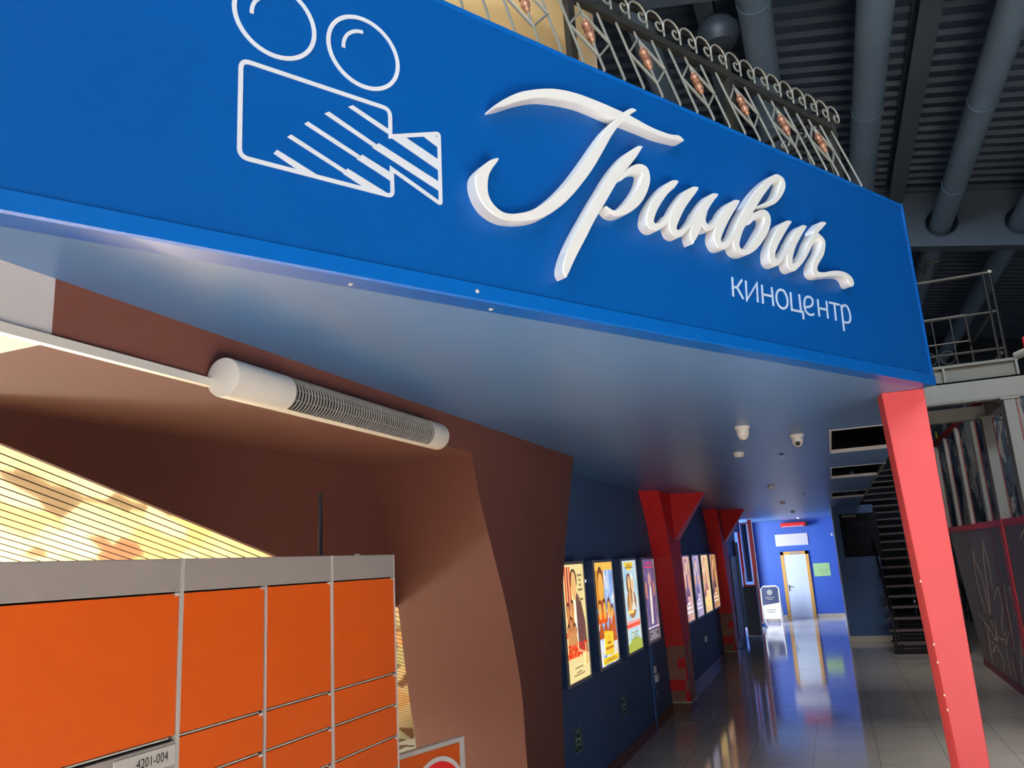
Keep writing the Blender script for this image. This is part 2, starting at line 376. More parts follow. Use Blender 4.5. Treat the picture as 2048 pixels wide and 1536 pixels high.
# blue ceiling under the sign, with three openings along its right edge
ce = MB()
def slab(pts, z0=C, z1=C+0.03): ce.prism([(x, y, z0) for x, y in pts], (0, 0, z1-z0))
e0 = F(-5.34, 0, -0.06); e1 = F(-1.07, 0, -0.06)
slab([(e0.x, e0.y), (e1.x, e1.y), (0.10, 28.4), (-2.45, 28.4), (-2.45, 6.5), (-2.06, 6.5)])
e2 = F(0, 0, -0.06)
slab([(e1.x, e1.y), (e2.x, e2.y), (0.70, 6.95), (0.10, 6.95)])
slab([(0.10, 8.70), (0.70, 8.70), (0.70, 10.35), (0.10, 10.35)])
slab([(0.10, 12.03), (0.70, 12.03), (0.70, 15.20), (0.10, 15.20)])
slab([(0.10, 17.10), (0.70, 17.10), (0.70, 21.0), (0.10, 21.0)])
struct(ce.build('ceiling', M['soffit']))
for k, (y0, y1) in enumerate(((6.95, 8.70), (10.35, 12.03), (15.20, 17.10))):
    t = MB()
    t.box(0.10, 0.118, y0, y1, C-0.006, C+0.03); t.box(0.118, 0.70, y0, y0+0.018, C-0.006, C+0.03); t.box(0.118, 0.70, y1-0.018, y1, C-0.006, C+0.03)
    struct(t.build('trim_%d' % (k+1), M['white']))
t = MB(); t.box(0.70, 0.715, 10.35, 21.0, C-0.004, C+0.03); struct(t.build('trim_4', M['steel']))
up = MB()
f0 = F(-5.6, 0, -0.12); f1 = F(-0.02, 0, -0.12)
up.prism([(f0.x, f0.y, 4.02), (f1.x, f1.y, 4.02), (0.66, 28.4, 4.02), (-8, 28.4, 4.02), (-8, 4, 4.02)], (0, 0, 0.26))
struct(up.build('floor_upper', M['darkhall']))
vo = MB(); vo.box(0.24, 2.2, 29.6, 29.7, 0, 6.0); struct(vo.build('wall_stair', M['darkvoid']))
vo = MB(); vo.box(0.70, 0.72, 6.4, 10.36, C+0.03, 4.02); vo.box(0.72, 0.74, 10.36, 21.0, C+0.03, 4.02); struct(vo.build('wall_void', M['darkvoid']))  # added dark sheets that keep light out of the ceiling openings
vo = MB(); vo.box(0.085, 0.10, 6.0, 21.0, C+0.03, 4.02); vo.box(0.1, 0.72, 6.0, 21.0, 3.98, 4.015); struct(vo.build('ceiling_void', M['darkvoid']))  # added dark lining, shade put into its colour above the openings

# blue wall of the corridor
b = MB(); b.box(-2.60, -2.45, 6.0, 22.9, 0, C); struct(b.build('wall_left', M['wallblue']))
b = MB(); b.box(-2.45, -2.437, 6.0, 12.2, 0, 0.135); b.box(-2.45, -2.437, 12.8, 18.2, 0, 0.135); b.box(-2.45, -2.437, 18.9, 22.6, 0, 0.135)
struct(b.build('baseboard_left', M['basebrown']))
b = MB(); b.box(-2.462, -2.447, 10.93, 10.945, 0.14, C-0.01); struct(b.build('trim_5', M['wallblue_dark']))
# far end
b = MB(); b.box(-3.3, 0.12, 28.4, 28.55, 0, C+0.1); struct(b.build('wall_far', M['farblue']))
b = MB(); b.box(-2.3, -1.66, 28.385, 28.4, 0, 0.11); b.box(-0.75, 0.08, 28.385, 28.4, 0, 0.11); struct(b.build('baseboard_far', M['basebeige']))
b = MB(); b.box(0.09, 0.24, 21.0, 28.4, 0, C); struct(b.build('wall_right', M['farblue']))
b = MB(); b.box(0.075, 0.10, 20.99, 21.03, 0, C); b.box(0.07, 0.09, 21.03, 28.38, 0, 0.11); struct(b.build('trim_6', M['white']))
# navy wall beside the stairs with a dark opening
b = MB()
b.box(0.10, 0.24, 20.985, 21.1, 0, C); b.box(0.24, 1.0, 20.985, 21.1, 0, 1.92); b.box(0.24, 1.0, 20.985, 21.1, 2.93, C);
struct(b.build('wall_back', M['wallblue']))
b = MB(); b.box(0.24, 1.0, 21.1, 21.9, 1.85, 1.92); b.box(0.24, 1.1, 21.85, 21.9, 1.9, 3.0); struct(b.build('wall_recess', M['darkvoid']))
b = MB(); b.box(0.30, 0.62, 21.3, 21.36, 2.86, 2.92)
tag(b.build('batten_light', M['steel']), 'short pale batten light under the top of the dark wall opening', 'lamp')
b = MB(); b.box(0.10, 1.0, 20.97, 20.985, 0, 0.13); struct(b.build('baseboard_back', M['basebeige']))
# left wall beyond the second pillar: opening with a daylit window
b = MB(); b.box(-2.60, -2.45, 22.9, 24.2, 2.75, C); b.box(-2.6, -2.45, 28.0, 28.4, 0, C); struct(b.build('wall_left_far', M['wallblue']))
wn = MB(); wn.box(-4.6, -4.5, 22.5, 28.4, 0.3, 3.0)
wo = struct(wn.build('window_1', M['skypane_far']))
b = MB()
for y in (22.5, 24.4, 26.4, 28.3): b.box(-4.5, -4.42, y, y+0.08, 0, 3.1)
b.box(-4.5, -4.42, 22.5, 28.4, 1.2, 1.27)
b.build('window_frame', M['white'], wo)
b = MB(); b.box(-4.5, -2.6, 22.4, 22.5, 0, C); struct(b.build('wall_bay', M['wallblue']))
b = MB(); b.box(-4.6, -2.45, 22.4, 28.5, C, C+0.1); struct(b.build('ceiling_bay', M['soffit']))
b = MB(); b.box(-4.6, -2.5, 22.4, 28.5, -0.1, 0.001); struct(b.build('floor_bay', M['floor']))

# ---- brown wall with its curved opening
front = [(1.63, C), (6.893, C), (6.446, 2.3), (6.174, 1.54), (6.065, 0.72), (6.04, 0), (5.42, 0), (5.30, 0.9), (5.282, 1.323), (5.197, 1.651), (5.069, 1.981), (4.934, 2.242), (4.738, 2.622), (4.633, 2.92), (1.63, 2.92)]
back =  [(1.63, C), (6.60, C), (6.40, 2.3), (6.20, 1.54), (6.10, 0.72), (6.08, 0), (5.56, 0), (5.462, 0.98), (5.403, 1.233), (5.334, 1.549), (5.261, 1.929), (5.17, 2.24), (5.05, 2.57), (4.921, 2.92), (1.63, 2.92)]
xf, xm, xb = -2.06, -2.44, -2.97
bw = MB()
def refine(P):
    """outline with its curved opening edge and slanted outer edge smoothed"""
    out = [P[0]] + [tuple(v[:2]) for v in spline([(a, c, 0) for a, c in P[1:6]], 5)] + [tuple(v[:2]) for v in spline([(a, c, 0) for a, c in P[6:14]], 5)] + [P[14]]
    return out
bw.loft([(xf, a, c) for a, c in refine(front)], [(xb, a, c) for a, c in refine(back)])
struct(bw.build('wall_arch', M['brown'], smooth=True))
b = MB(); b.box(xb, xf, 0.2, 1.63, 2.92, C); struct(b.build('wall_arch_pale', M['white']))
b = MB(); b.box(-3.03, -2.97, 0.2, 1.63, 2.92, C); struct(b.build('wall_arch_cream', M['cream']))
b = MB(); b.prism([(-2.97, 1.656, 2.92), (-2.97, 4.921, 2.92), (-2.97, 5.325, 1.945), (-2.97, 5.30, 1.952)], (-0.12, 0, 0))
struct(b.build('wall_dark', M['brown']))

# ---- side hall behind the arch (seen in the mirror slats)
b = MB(); b.box(-10.2, -10.1, -3, 16, 0, 6.5); struct(b.build('wall_side_hall', M['cream']))
wn = MB()
for y in (-2.2, 1.0, 4.2, 7.4, 10.6): wn.box(-10.1, -10.06, y, y+2.8, 0.3, 3.6)
struct(wn.build('window_2', M['skypane']))  # unseen glowing panes, added as a bright reflection for the slats
# ---- upper hall: roof, girders
def roof_z(x): return 9.0 + 1.55 + 0.19*(2.71-x)
b = MB(); P = []
y = 1.0; prof = []
while y < 36:
    prof += [(y, 0.0), (y+0.16, 0.0), (y+0.20, 0.09), (y+0.34, 0.09)]; y += 0.38
for (x0, x1) in ((-9, 9),):
    vs = [(x0, yy, roof_z(x0)+h) for yy, h in prof] + [(x1, yy, roof_z(x1)+h) for yy, h in prof]; m = len(prof)
    b.add(vs, [(i, i+1, m+i+1, m+i) for i in range(m-1)])
struct(b.build('ceiling_roof', M['deck']))
b = MB(); b.box(-9, 9, 35, 35.2, 0, 13); struct(b.build('wall_hall_far', M['darkhall']))
b = MB(); b.box(8.8, 9, -2, 35, 0, 13); struct(b.build('wall_hall_right', M['darkhall']))
b = MB(); b.box(-9, -8.8, 6, 35, 4.3, 14); struct(b.build('wall_hall_left', M['darkhall']))
b = MB(); b.box(3.2, 3.3, 8.5, 18, 0, 4.6); b.box(3.2, 3.3, 18, 34, 0, 5.35); struct(b.build('wall_mural', M['mural']))
DUCTS = {'A': (0.0, 10.13, 0.25), 'B': (-1.735, 10.46, 0.21), 'C': (1.636, 9.82, 0.262), 'D': (3.417, 9.49, 0.24), 'E': (5.02, 9.2, 0.24)}
def girder(name, y, holes, label):
    """deep plate girder across the hall; round holes for the ducts"""
    g = MB(); zb = lambda x: 8.97 + 0.19*(2.71-x); zt = lambda x: zb(x) + 1.42
    xs = sorted(holes); cuts = [-9.0] + [(xs[i]+xs[i+1])/2 for i in range(len(xs)-1)] + [9.0]
    R = 0.36
    for dy in (0.0, 0.03):
        for i, hx in enumerate(xs):
            x0, x1 = cuts[i], cuts[i+1]; hz = holes[hx]; N = 24
            circ = [(hx+R*math.cos(2*PI*k/N), hz+R*math.sin(2*PI*k/N)) for k in range(N)]
            def out(k):
                c, s_ = math.cos(2*PI*k/N), math.sin(2*PI*k/N)
                t = 1e9
                if c > 1e-6: t = min(t, (x1-hx)/c)
                if c < -1e-6: t = min(t, (x0-hx)/c)
                # sloping flanges
                den = s_ + 0.19*c
                if den > 1e-6: t = min(t, (zt(hx)-hz)/den)
                if den < -1e-6: t = min(t, (zb(hx)-hz)/den)
                return (hx+t*c, hz+t*s_)
            ring = [out(k) for k in range(N)]
            corners = [(x1, zt(x1)), (x0, zt(x0)), (x0, zb(x0)), (x1, zb(x1))]
            vs = [(a, y+dy, c) for a, c in circ] + [(a, y+dy, c) for a, c in ring]
            g.add(vs, [(k, (k+1) % N, N+(k+1) % N, N+k) for k in range(N)])
            for cx, cz in corners:
                ang = math.atan2(cz-hz, cx-hx) % (2*PI); k = int(ang/(2*PI/N)) % N
                g.add([(ring[k][0], y+dy, ring[k][1]), (cx, y+dy, cz), (ring[(k+1) % N][0], y+dy, ring[(k+1) % N][1])], [(0, 1, 2)])
    web = g
    root = thing('roof_girder', label, 'girder', (0, y, zb(0)))
    web.build('web', M['girder'], root)
    for z in (zb, zt):
        fl_ = MB(); fl_.add([(-9, y-0.16, z(-9)), (9, y-0.16, z(9)), (9, y+0.19, z(9)), (-9, y+0.19, z(-9)), (-9, y-0.16, z(-9)+0.04), (9, y-0.16, z(9)+0.04), (9, y+0.19, z(9)+0.04), (-9, y+0.19, z(-9)+0.04)],
                [(3,2,1,0),(4,5,6,7),(0,1,5,4),(1,2,6,5),(2,3,7,6),(3,0,4,7)])
        fl_.build('flange', M['girder'], root)
    for hx in xs:
        rim = MB(); rim.tube([(hx+0.36*math.cos(2*PI*k/24), y-0.01, holes[hx]+0.36*math.sin(2*PI*k/24)) for k in range(24)], 0.018, 6, closed=True)
        rim.build('hole_rim', M['girder'], root)
girder('g', 20.2, {v[0]: v[1] for v in DUCTS.values()}, 'blue grey steel girder with round holes the ducts run through, beyond the sign corner')
girder('g', 9.85, {v[0]: v[1] for v in DUCTS.values()}, 'nearer roof girder seen above the balcony railing, beside the tan column')
DL = {'A': 'grey round duct behind the middle of the balcony railing, second from the tan column', 'B': 'thin grey round duct nearest the tan column, behind the railing',
      'C': 'grey round duct meeting the sign at the right end of the balcony railing', 'D': 'grey round duct running through the girder hole right of the sign corner', 'E': 'grey round duct at the right picture edge, entering the outermost girder hole'}
for k, (x, z, r) in DUCTS.items():
    root = thing('ventilation_duct', DL[k], 'duct', (x, 3, z), 'ducts under the roof')
    if k == 'D':
        hb = MB(); y0, y1, w_ = 22.35, 23.35, 0.13
        hb.tube([(x-w_, y0, z-r-0.02), (x+w_, y0, z-r-0.02), (x+w_, y1, z-r-0.02), (x-w_, y1, z-r-0.02)], 0.022, 6, closed=True); hb.build('hatch_frame', M['steel'], root)
    MB().tube([(x, 3.0, z), (x, 34.9, z)], r, 28).build('pipe', M['duct'], root, smooth=True)
    for yy in (7.4, 11.0, 14.5, 18.0, 23.0, 27.0): MB().tube([(x, yy, z), (x, yy+0.05, z)], r+0.008, 28).build('joint_band', M['duct'], root, smooth=True)
b = MB(); x0 = 2.52; z0 = roof_z(2.52)
b.box(x0-0.17, x0+0.17, 3, 34.9, z0-0.42, z0-0.39); b.box(x0-0.02, x0+0.02, 3, 34.9, z0-0.39, z0-0.03); b.box(x0-0.17, x0+0.17, 3, 34.9, z0-0.06, z0-0.03)
tag(b.build('roof_beam', M['girder']), 'dark steel roof beam between the two thick ducts right of the railing', 'beam')
b = MB(); x0 = -0.75; z0 = roof_z(x0)
b.box(x0-0.16, x0+0.16, 3, 34.9, z0-0.42, z0-0.39); b.box(x0-0.02, x0+0.02, 3, 34.9, z0-0.39, z0-0.03)
tag(b.build('roof_beam', M['girder']), 'dark steel roof beam in shadow behind the railing scrolls, left of the hanging lamp', 'beam')
root = thing('pendant_lamp', 'dark round lamp hanging under the roof behind the railing scrolls', 'lamp', (-0.54, 10.6, 9.5))
MB().lathe((-0.54, 10.6, 9.2), [(0.02, 0), (0.22, 0.05), (0.30, 0.18), (0.29, 0.32), (0.20, 0.46), (0.08, 0.52)], seg=24).build('shade', M['lampdark'], root, smooth=True)
MB().tube([(-0.54, 10.6, 9.72), (-0.54, 10.6, roof_z(-0.54))], 0.02, 8).build('stem', M['ironblack'], root)
# tan flaring column behind the railing
cb = F(-2.35, 1.1, -2.1)
root = thing('flared_column', 'tan plaster column with flared foot behind the left end of the balcony railing', 'column', (cb.x, cb.y, 4.28))
MB().lathe((cb.x, cb.y, 4.28), [(1.30, 0), (1.30, 1.6), (1.25, 1.78), (1.14, 1.95), (1.0, 2.05), (0.87, 2.13), (0.80, 2.22), (0.77, 2.6), (0.77, 6.2)], seg=48).build('shaft', M['tan'], root, smooth=True)
MB().lathe((cb.x, cb.y, 4.28), [(1.40, 0), (1.40, 0.5), (1.36, 0.56), (1.30, 0.58)], seg=48).build('foot_ring', M['tan'], root, smooth=True)

# ================================================================== SIGN WALL
root = thing('sign_fascia', 'wide blue sign wall with a white camera emblem and small white word', 'sign', tuple(F(-2.6, 0)))
SIGN = root
b = MB(); b.obox(F(-5.34, 0.005, -0.12), FS*5.34, FN*0.12, (0, 0, 1.179)); b.build('panel', M['fascia'], root, bevel=0.004)
b = MB()   # folded profile along the lower edge
p0, p1 = -5.34, 0.004
prof = [(0.0, 0.066), (0.012, 0.060), (0.014, 0.004), (0.010, -0.004), (-0.075, -0.004), (-0.075, 0.0), (0.0, 0.0)]
b.loft([F(p0, z, d) for d, z in prof], [F(p1, z, d) for d, z in prof]); b.build('lower_edge_profile', M['trim_blue'], root)
b = MB(); b.obox(F(-0.012, 0.0, 0.0), FS*0.016, FN*0.006, (0, 0, 1.19)); b.build('end_profile', M['trim_blue'], root)
b = MB(); b.obox(F(-5.34, 1.165, 0.0), FS*5.34, FN*0.004, (0, 0, 0.022)); b.build('upper_edge_profile', M['trim_blue'], root)
b = MB(); b.obox(F(-5.34, -0.002, -0.0772), FS*5.33, FN*0.0022, (0, 0, 0.002)); b.build('seam', M['wallblue_dark'], root)
for s_, d_, z_ in ((-3.86, -0.045, -0.004), (-3.30, -0.045, -0.004)):
    MB().lathe(F(s_, z_, d_), [(0.009, 0), (0.008, 0.003), (0.003, 0.005)], axis=(0, 0, -1), seg=10).build('screw', M['alu'], root)
MB().lathe(F(-3.40, 0.03, 0.013), [(0.008, 0), (0.007, 0.003), (0.003, 0.005)], axis=tuple(FN), seg=10).build('screw', M['alu'], root)

def ribbon(mb, pts, wd, d0, d1, closed=False, mi=0):
    """stroke of width wd along 2-D points on the sign wall, between depths d0 and d1, mitred"""
    n = len(pts); L = []; R = []
    for i in range(n):
        a = pts[(i-1) % n] if (closed or i > 0) else None
        c = pts[(i+1) % n] if (closed or i < n-1) else None
        p = Vector(pts[i][:2])
        t1 = (p-Vector(a[:2])).normalized() if a else None; t2 = (Vector(c[:2])-p).normalized() if c else None
        if t1 is None: t1 = t2
        if t2 is None: t2 = t1
        t = (t1+t2)
        t = t.normalized() if t.length > 1e-4 else t1
        nrm = Vector((-t.y, t.x)); k = 1/max(0.45, nrm.dot(Vector((-t1.y, t1.x))))
        L.append(p+nrm*wd/2*k); R.append(p-nrm*wd/2*k)
    vs = []
    for l, r in zip(L, R): vs += [F(l.x, l.y, d1), F(r.x, r.y, d1), F(r.x, r.y, d0), F(l.x, l.y, d0)]
    fs = []
    for i in range(n if closed else n-1):
        j = (i+1) % n
        for k in range(4): fs.append((4*i+k, 4*i+(k+1) % 4, 4*j+(k+1) % 4, 4*j+k))
    if not closed: fs += [(0, 1, 2, 3), (4*n-4, 4*n-3, 4*n-2, 4*n-1)]
    mb.add(vs, fs, mi)
def arc(cx, cy, r, a0, a1, n=24): return [(cx+r*math.cos(math.radians(a0+(a1-a0)*i/n)), cy+r*math.sin(math.radians(a0+(a1-a0)*i/n))) for i in range(n+1)]
D0, D1 = 0.0, 0.0035
em = MB()
for cx in (-4.134, -3.820):
    ribbon(em, arc(cx, 0.831, 0.132, 0, 360, 48)[:-1], 0.0145, D0, D1, closed=True)
    ribbon(em, arc(cx+0.003, 0.831, 0.080, 186, 94, 14), 0.0125, D0, D1)
def rounded(pts):
    """closed outline, each corner (x, y, r) turned into an arc"""
    out = []; n = len(pts)
    for i in range(n):
        p = Vector(pts[i][:2]); r = pts[i][2]
        a = Vector(pts[i-1][:2])-p; c = Vector(pts[(i+1) % n][:2])-p
        if r <= 0: out.append(tuple(p)); continue
        q0 = p+a.normalized()*r; q1 = p+c.normalized()*r
        for k in range(7):
            t = k/6; out.append(tuple(q0*(1-t)**2 + p*2*t*(1-t) + q1*t*t))
    return out
body = [(-4.242, 0.318, 0.03), (-4.242, 0.646, 0.03), (-3.724, 0.645, 0.028), (-3.7255, 0.541, 0), (-3.526, 0.613, 0.012), (-3.531, 0.337, 0.010), (-3.7235, 0.419, 0), (-3.7235, 0.318, 0.02)]
ribbon(em, rounded(body), 0.0145, D0, D1, closed=True)
STR = [[(-4.137,0.359),(-4.126,0.374),(-3.998,0.326),(-4.053,0.322)], [(-4.093,0.428),(-4.081,0.44),(-3.891,0.367),(-3.901,0.355)],
 [(-3.904,0.353),(-3.889,0.376),(-3.747,0.326),(-3.811,0.317)], [(-4.037,0.491),(-4.025,0.503),(-3.839,0.434),(-3.849,0.421)],
 [(-3.855,0.42),(-3.835,0.441),(-3.724,0.403),(-3.725,0.372)], [(-3.968,0.55),(-3.952,0.562),(-3.779,0.494),(-3.789,0.481)],
 [(-3.796,0.479),(-3.772,0.502),(-3.531,0.42),(-3.533,0.385)], [(-3.882,0.603),(-3.866,0.614),(-3.73,0.566),(-3.728,0.546)],
 [(-3.726,0.539),(-3.671,0.558),(-3.533,0.508),(-3.535,0.467)], [(-3.601,0.587),(-3.555,0.604),(-3.532,0.594),(-3.534,0.557)]]
for q in STR: em.prism([F(x, y, D0) for x, y in q], FN*(D1-0.0004))
em.build('camera_emblem', M['vinyl'], root)

KINO = [
    [(-1.890,0.357), (-1.901,0.258)], # K
    [(-1.895,0.306), (-1.863,0.311)], # K
    [(-1.816,0.357), (-1.863,0.311), (-1.824,0.258)], # K
    [(-1.786,0.357), (-1.797,0.258), (-1.698,0.359), (-1.710,0.260)], # I
    [(-1.657,0.358), (-1.668,0.259)], # N
    [(-1.576,0.360), (-1.583,0.260)], # N
    [(-1.662,0.308), (-1.580,0.311)], # N
    [(-1.415,0.360), (-1.425,0.264), (-1.326,0.267), (-1.330,0.227)], # C
    [(-1.337,0.361), (-1.343,0.267)], # C
    [(-1.303,0.297), (-1.249,0.309), (-1.223,0.330), (-1.222,0.355), (-1.257,0.362), (-1.288,0.345), (-1.303,0.310), (-1.299,0.278), (-1.275,0.263), (-1.249,0.262), (-1.225,0.272)], # E
    [(-1.167,0.362), (-1.175,0.266)], # H
    [(-1.083,0.365), (-1.094,0.266)], # H
    [(-1.172,0.312), (-1.086,0.315)], # H
    [(-1.056,0.362), (-0.957,0.364)], # T
    [(-1.006,0.363), (-1.016,0.266)], # T
    [(-0.938,0.367), (-0.948,0.216)], # R
    [(-0.938,0.348), (-0.909,0.369), (-0.877,0.365), (-0.861,0.336), (-0.862,0.302), (-0.877,0.279), (-0.903,0.269), (-0.943,0.269)], # R
    [(-1.505,0.360), (-1.531,0.344), (-1.546,0.317), (-1.546,0.289), (-1.532,0.267), (-1.509,0.259), (-1.485,0.264), (-1.462,0.281), (-1.453,0.304), (-1.455,0.332), (-1.473,0.356), (-1.505,0.360)], # O
]
kn = MB()
for st in KINO:
    P = st
    if len(st) > 6:
        P = [tuple(v)[:2] for v in spline([(x, y, 0) for x, y in st], 4)]
    ribbon(kn, P, 0.0115, D0, D1)
kn.build('small_lettering', M['vinylblue'], root)

# ---- raised white script on the sign wall
LETTERS = {
    'G_bar': [(-3.306,0.772,-3.309,0.758), (-3.248,0.823,-3.247,0.791), (-3.164,0.882,-3.174,0.835), (-3.055,0.933,-3.081,0.880), (-2.966,0.962,-2.993,0.906), (-2.867,0.978,-2.910,0.922), (-2.750,0.982,-2.818,0.932), (-2.628,0.980,-2.692,0.929), (-2.544,0.976,-2.601,0.931), (-2.415,0.961,-2.481,0.932), (-2.297,0.963,-2.375,0.931), (-2.229,0.977,-2.291,0.939), (-2.200,0.967,-2.248,0.945)],
    'G_stem': [(-2.542,1.014,-2.507,1.011), (-2.591,0.978,-2.553,0.976), (-2.661,0.910,-2.606,0.925), (-2.717,0.851,-2.669,0.850), (-2.790,0.759,-2.727,0.765), (-2.861,0.667,-2.792,0.671), (-2.938,0.574,-2.850,0.597), (-3.009,0.499,-2.930,0.505), (-3.085,0.432,-3.009,0.430), (-3.156,0.383,-3.098,0.366), (-3.231,0.352,-3.187,0.329), (-3.288,0.344,-3.284,0.313), (-3.328,0.362,-3.354,0.331), (-3.350,0.391,-3.394,0.370), (-3.354,0.428,-3.411,0.419), (-3.346,0.474,-3.407,0.460), (-3.327,0.509,-3.383,0.496), (-3.306,0.537,-3.341,0.536), (-3.297,0.553,-3.310,0.555)],
    'r_stem': [(-2.529,0.831,-2.490,0.838), (-2.595,0.781,-2.536,0.778), (-2.661,0.714,-2.595,0.713), (-2.722,0.641,-2.643,0.662), (-2.777,0.565,-2.701,0.584), (-2.832,0.490,-2.757,0.506), (-2.891,0.405,-2.825,0.414), (-2.942,0.330,-2.874,0.339), (-2.985,0.258,-2.926,0.262), (-3.013,0.197,-2.965,0.200), (-3.019,0.162,-2.986,0.165), (-3.009,0.142,-3.000,0.145)],
    'r_bowl': [(-2.627,0.683,-2.647,0.638), (-2.579,0.722,-2.595,0.678), (-2.533,0.748,-2.553,0.702), (-2.493,0.755,-2.523,0.711), (-2.467,0.742,-2.513,0.709), (-2.459,0.707,-2.515,0.692), (-2.468,0.667,-2.533,0.655), (-2.495,0.616,-2.563,0.613), (-2.533,0.566,-2.605,0.565), (-2.582,0.522,-2.647,0.526), (-2.643,0.482,-2.687,0.497), (-2.691,0.465,-2.711,0.489), (-2.727,0.468,-2.732,0.494), (-2.745,0.481,-2.748,0.498)],
    'i1': [(-2.325,0.721,-2.272,0.727), (-2.366,0.691,-2.301,0.695), (-2.413,0.647,-2.352,0.652), (-2.455,0.600,-2.400,0.598), (-2.492,0.550,-2.438,0.548), (-2.512,0.505,-2.461,0.506), (-2.515,0.472,-2.463,0.489), (-2.493,0.450,-2.451,0.489), (-2.457,0.450,-2.428,0.498), (-2.413,0.475,-2.397,0.521), (-2.367,0.513,-2.361,0.555)],
    'i2': [(-2.181,0.728,-2.132,0.731), (-2.223,0.701,-2.157,0.702), (-2.267,0.657,-2.197,0.661), (-2.312,0.605,-2.243,0.610), (-2.351,0.550,-2.283,0.555), (-2.368,0.505,-2.314,0.506), (-2.364,0.469,-2.317,0.489), (-2.341,0.452,-2.301,0.491), (-2.304,0.454,-2.276,0.504), (-2.257,0.489,-2.240,0.529), (-2.213,0.529,-2.196,0.571), (-2.167,0.578,-2.161,0.618)],
    'n1': [(-2.041,0.729,-1.988,0.734), (-2.080,0.700,-2.020,0.703), (-2.127,0.653,-2.058,0.662), (-2.168,0.604,-2.095,0.614), (-2.204,0.554,-2.125,0.568), (-2.225,0.507,-2.160,0.510), (-2.231,0.472,-2.187,0.474), (-2.220,0.442,-2.212,0.448)],
    'n2': [(-2.150,0.581,-2.088,0.623), (-2.143,0.560,-2.104,0.588), (-2.130,0.540,-2.100,0.570), (-2.101,0.529,-2.081,0.566), (-2.050,0.552,-2.047,0.584), (-1.995,0.601,-2.008,0.622)],
    'n3': [(-1.875,0.736,-1.824,0.740), (-1.919,0.707,-1.847,0.712), (-1.966,0.664,-1.888,0.667), (-2.010,0.608,-1.934,0.613), (-2.045,0.554,-1.976,0.558), (-2.064,0.507,-2.006,0.511), (-2.056,0.475,-2.006,0.494), (-2.032,0.455,-1.983,0.501), (-1.984,0.463,-1.958,0.519), (-1.933,0.501,-1.924,0.546), (-1.892,0.544,-1.891,0.583)],
    'v1': [(-1.686,0.742,-1.668,0.760), (-1.596,0.770,-1.613,0.788), (-1.515,0.808,-1.545,0.822), (-1.448,0.863,-1.491,0.871), (-1.402,0.922,-1.452,0.926), (-1.398,0.970,-1.440,0.953), (-1.431,0.989,-1.466,0.950), (-1.477,0.983,-1.503,0.930), (-1.552,0.938,-1.540,0.896), (-1.629,0.880,-1.594,0.845), (-1.706,0.812,-1.653,0.784), (-1.776,0.736,-1.711,0.720), (-1.833,0.667,-1.768,0.655), (-1.881,0.603,-1.816,0.600), (-1.912,0.544,-1.853,0.543), (-1.920,0.499,-1.868,0.508), (-1.907,0.468,-1.857,0.491), (-1.857,0.457,-1.830,0.496), (-1.794,0.477,-1.785,0.523), (-1.725,0.520,-1.735,0.569), (-1.657,0.581,-1.691,0.618), (-1.607,0.637,-1.650,0.664), (-1.579,0.689,-1.635,0.694), (-1.577,0.726,-1.641,0.706), (-1.600,0.748,-1.674,0.697), (-1.643,0.745,-1.721,0.670), (-1.712,0.713,-1.762,0.638)],
    'j1': [(-1.445,0.727,-1.392,0.730), (-1.497,0.696,-1.426,0.697), (-1.547,0.650,-1.485,0.636), (-1.591,0.595,-1.533,0.584), (-1.628,0.537,-1.573,0.530), (-1.641,0.490,-1.583,0.501), (-1.628,0.459,-1.574,0.494), (-1.587,0.453,-1.550,0.505), (-1.537,0.483,-1.515,0.535), (-1.483,0.530,-1.464,0.580), (-1.446,0.565,-1.433,0.619)],
    'j2': [(-1.300,0.735,-1.255,0.734), (-1.350,0.702,-1.288,0.702), (-1.404,0.648,-1.340,0.648), (-1.448,0.588,-1.386,0.596), (-1.479,0.531,-1.423,0.537), (-1.487,0.484,-1.437,0.500), (-1.471,0.457,-1.420,0.501), (-1.435,0.454,-1.390,0.518), (-1.383,0.485,-1.353,0.546), (-1.316,0.539,-1.304,0.589), (-1.243,0.615,-1.253,0.657), (-1.167,0.699,-1.204,0.710)],
    'c1': [(-1.109,0.797,-1.053,0.798), (-1.159,0.759,-1.103,0.759), (-1.197,0.721,-1.143,0.728), (-1.175,0.697,-1.114,0.715), (-1.133,0.686,-1.090,0.695), (-1.141,0.656,-1.094,0.660), (-1.173,0.610,-1.122,0.606), (-1.221,0.563,-1.170,0.558), (-1.256,0.518,-1.206,0.518), (-1.263,0.479,-1.202,0.496), (-1.223,0.460,-1.145,0.502), (-1.126,0.481,-1.065,0.525), (-1.030,0.502,-0.978,0.541), (-0.961,0.510,-0.910,0.539), (-0.925,0.499,-0.867,0.522), (-0.916,0.481,-0.854,0.499)],
}
root = thing('script_lettering', 'raised white script lettering mounted on the blue sign wall', 'lettering', tuple(F(-2.0, 0.5, 0.0)))
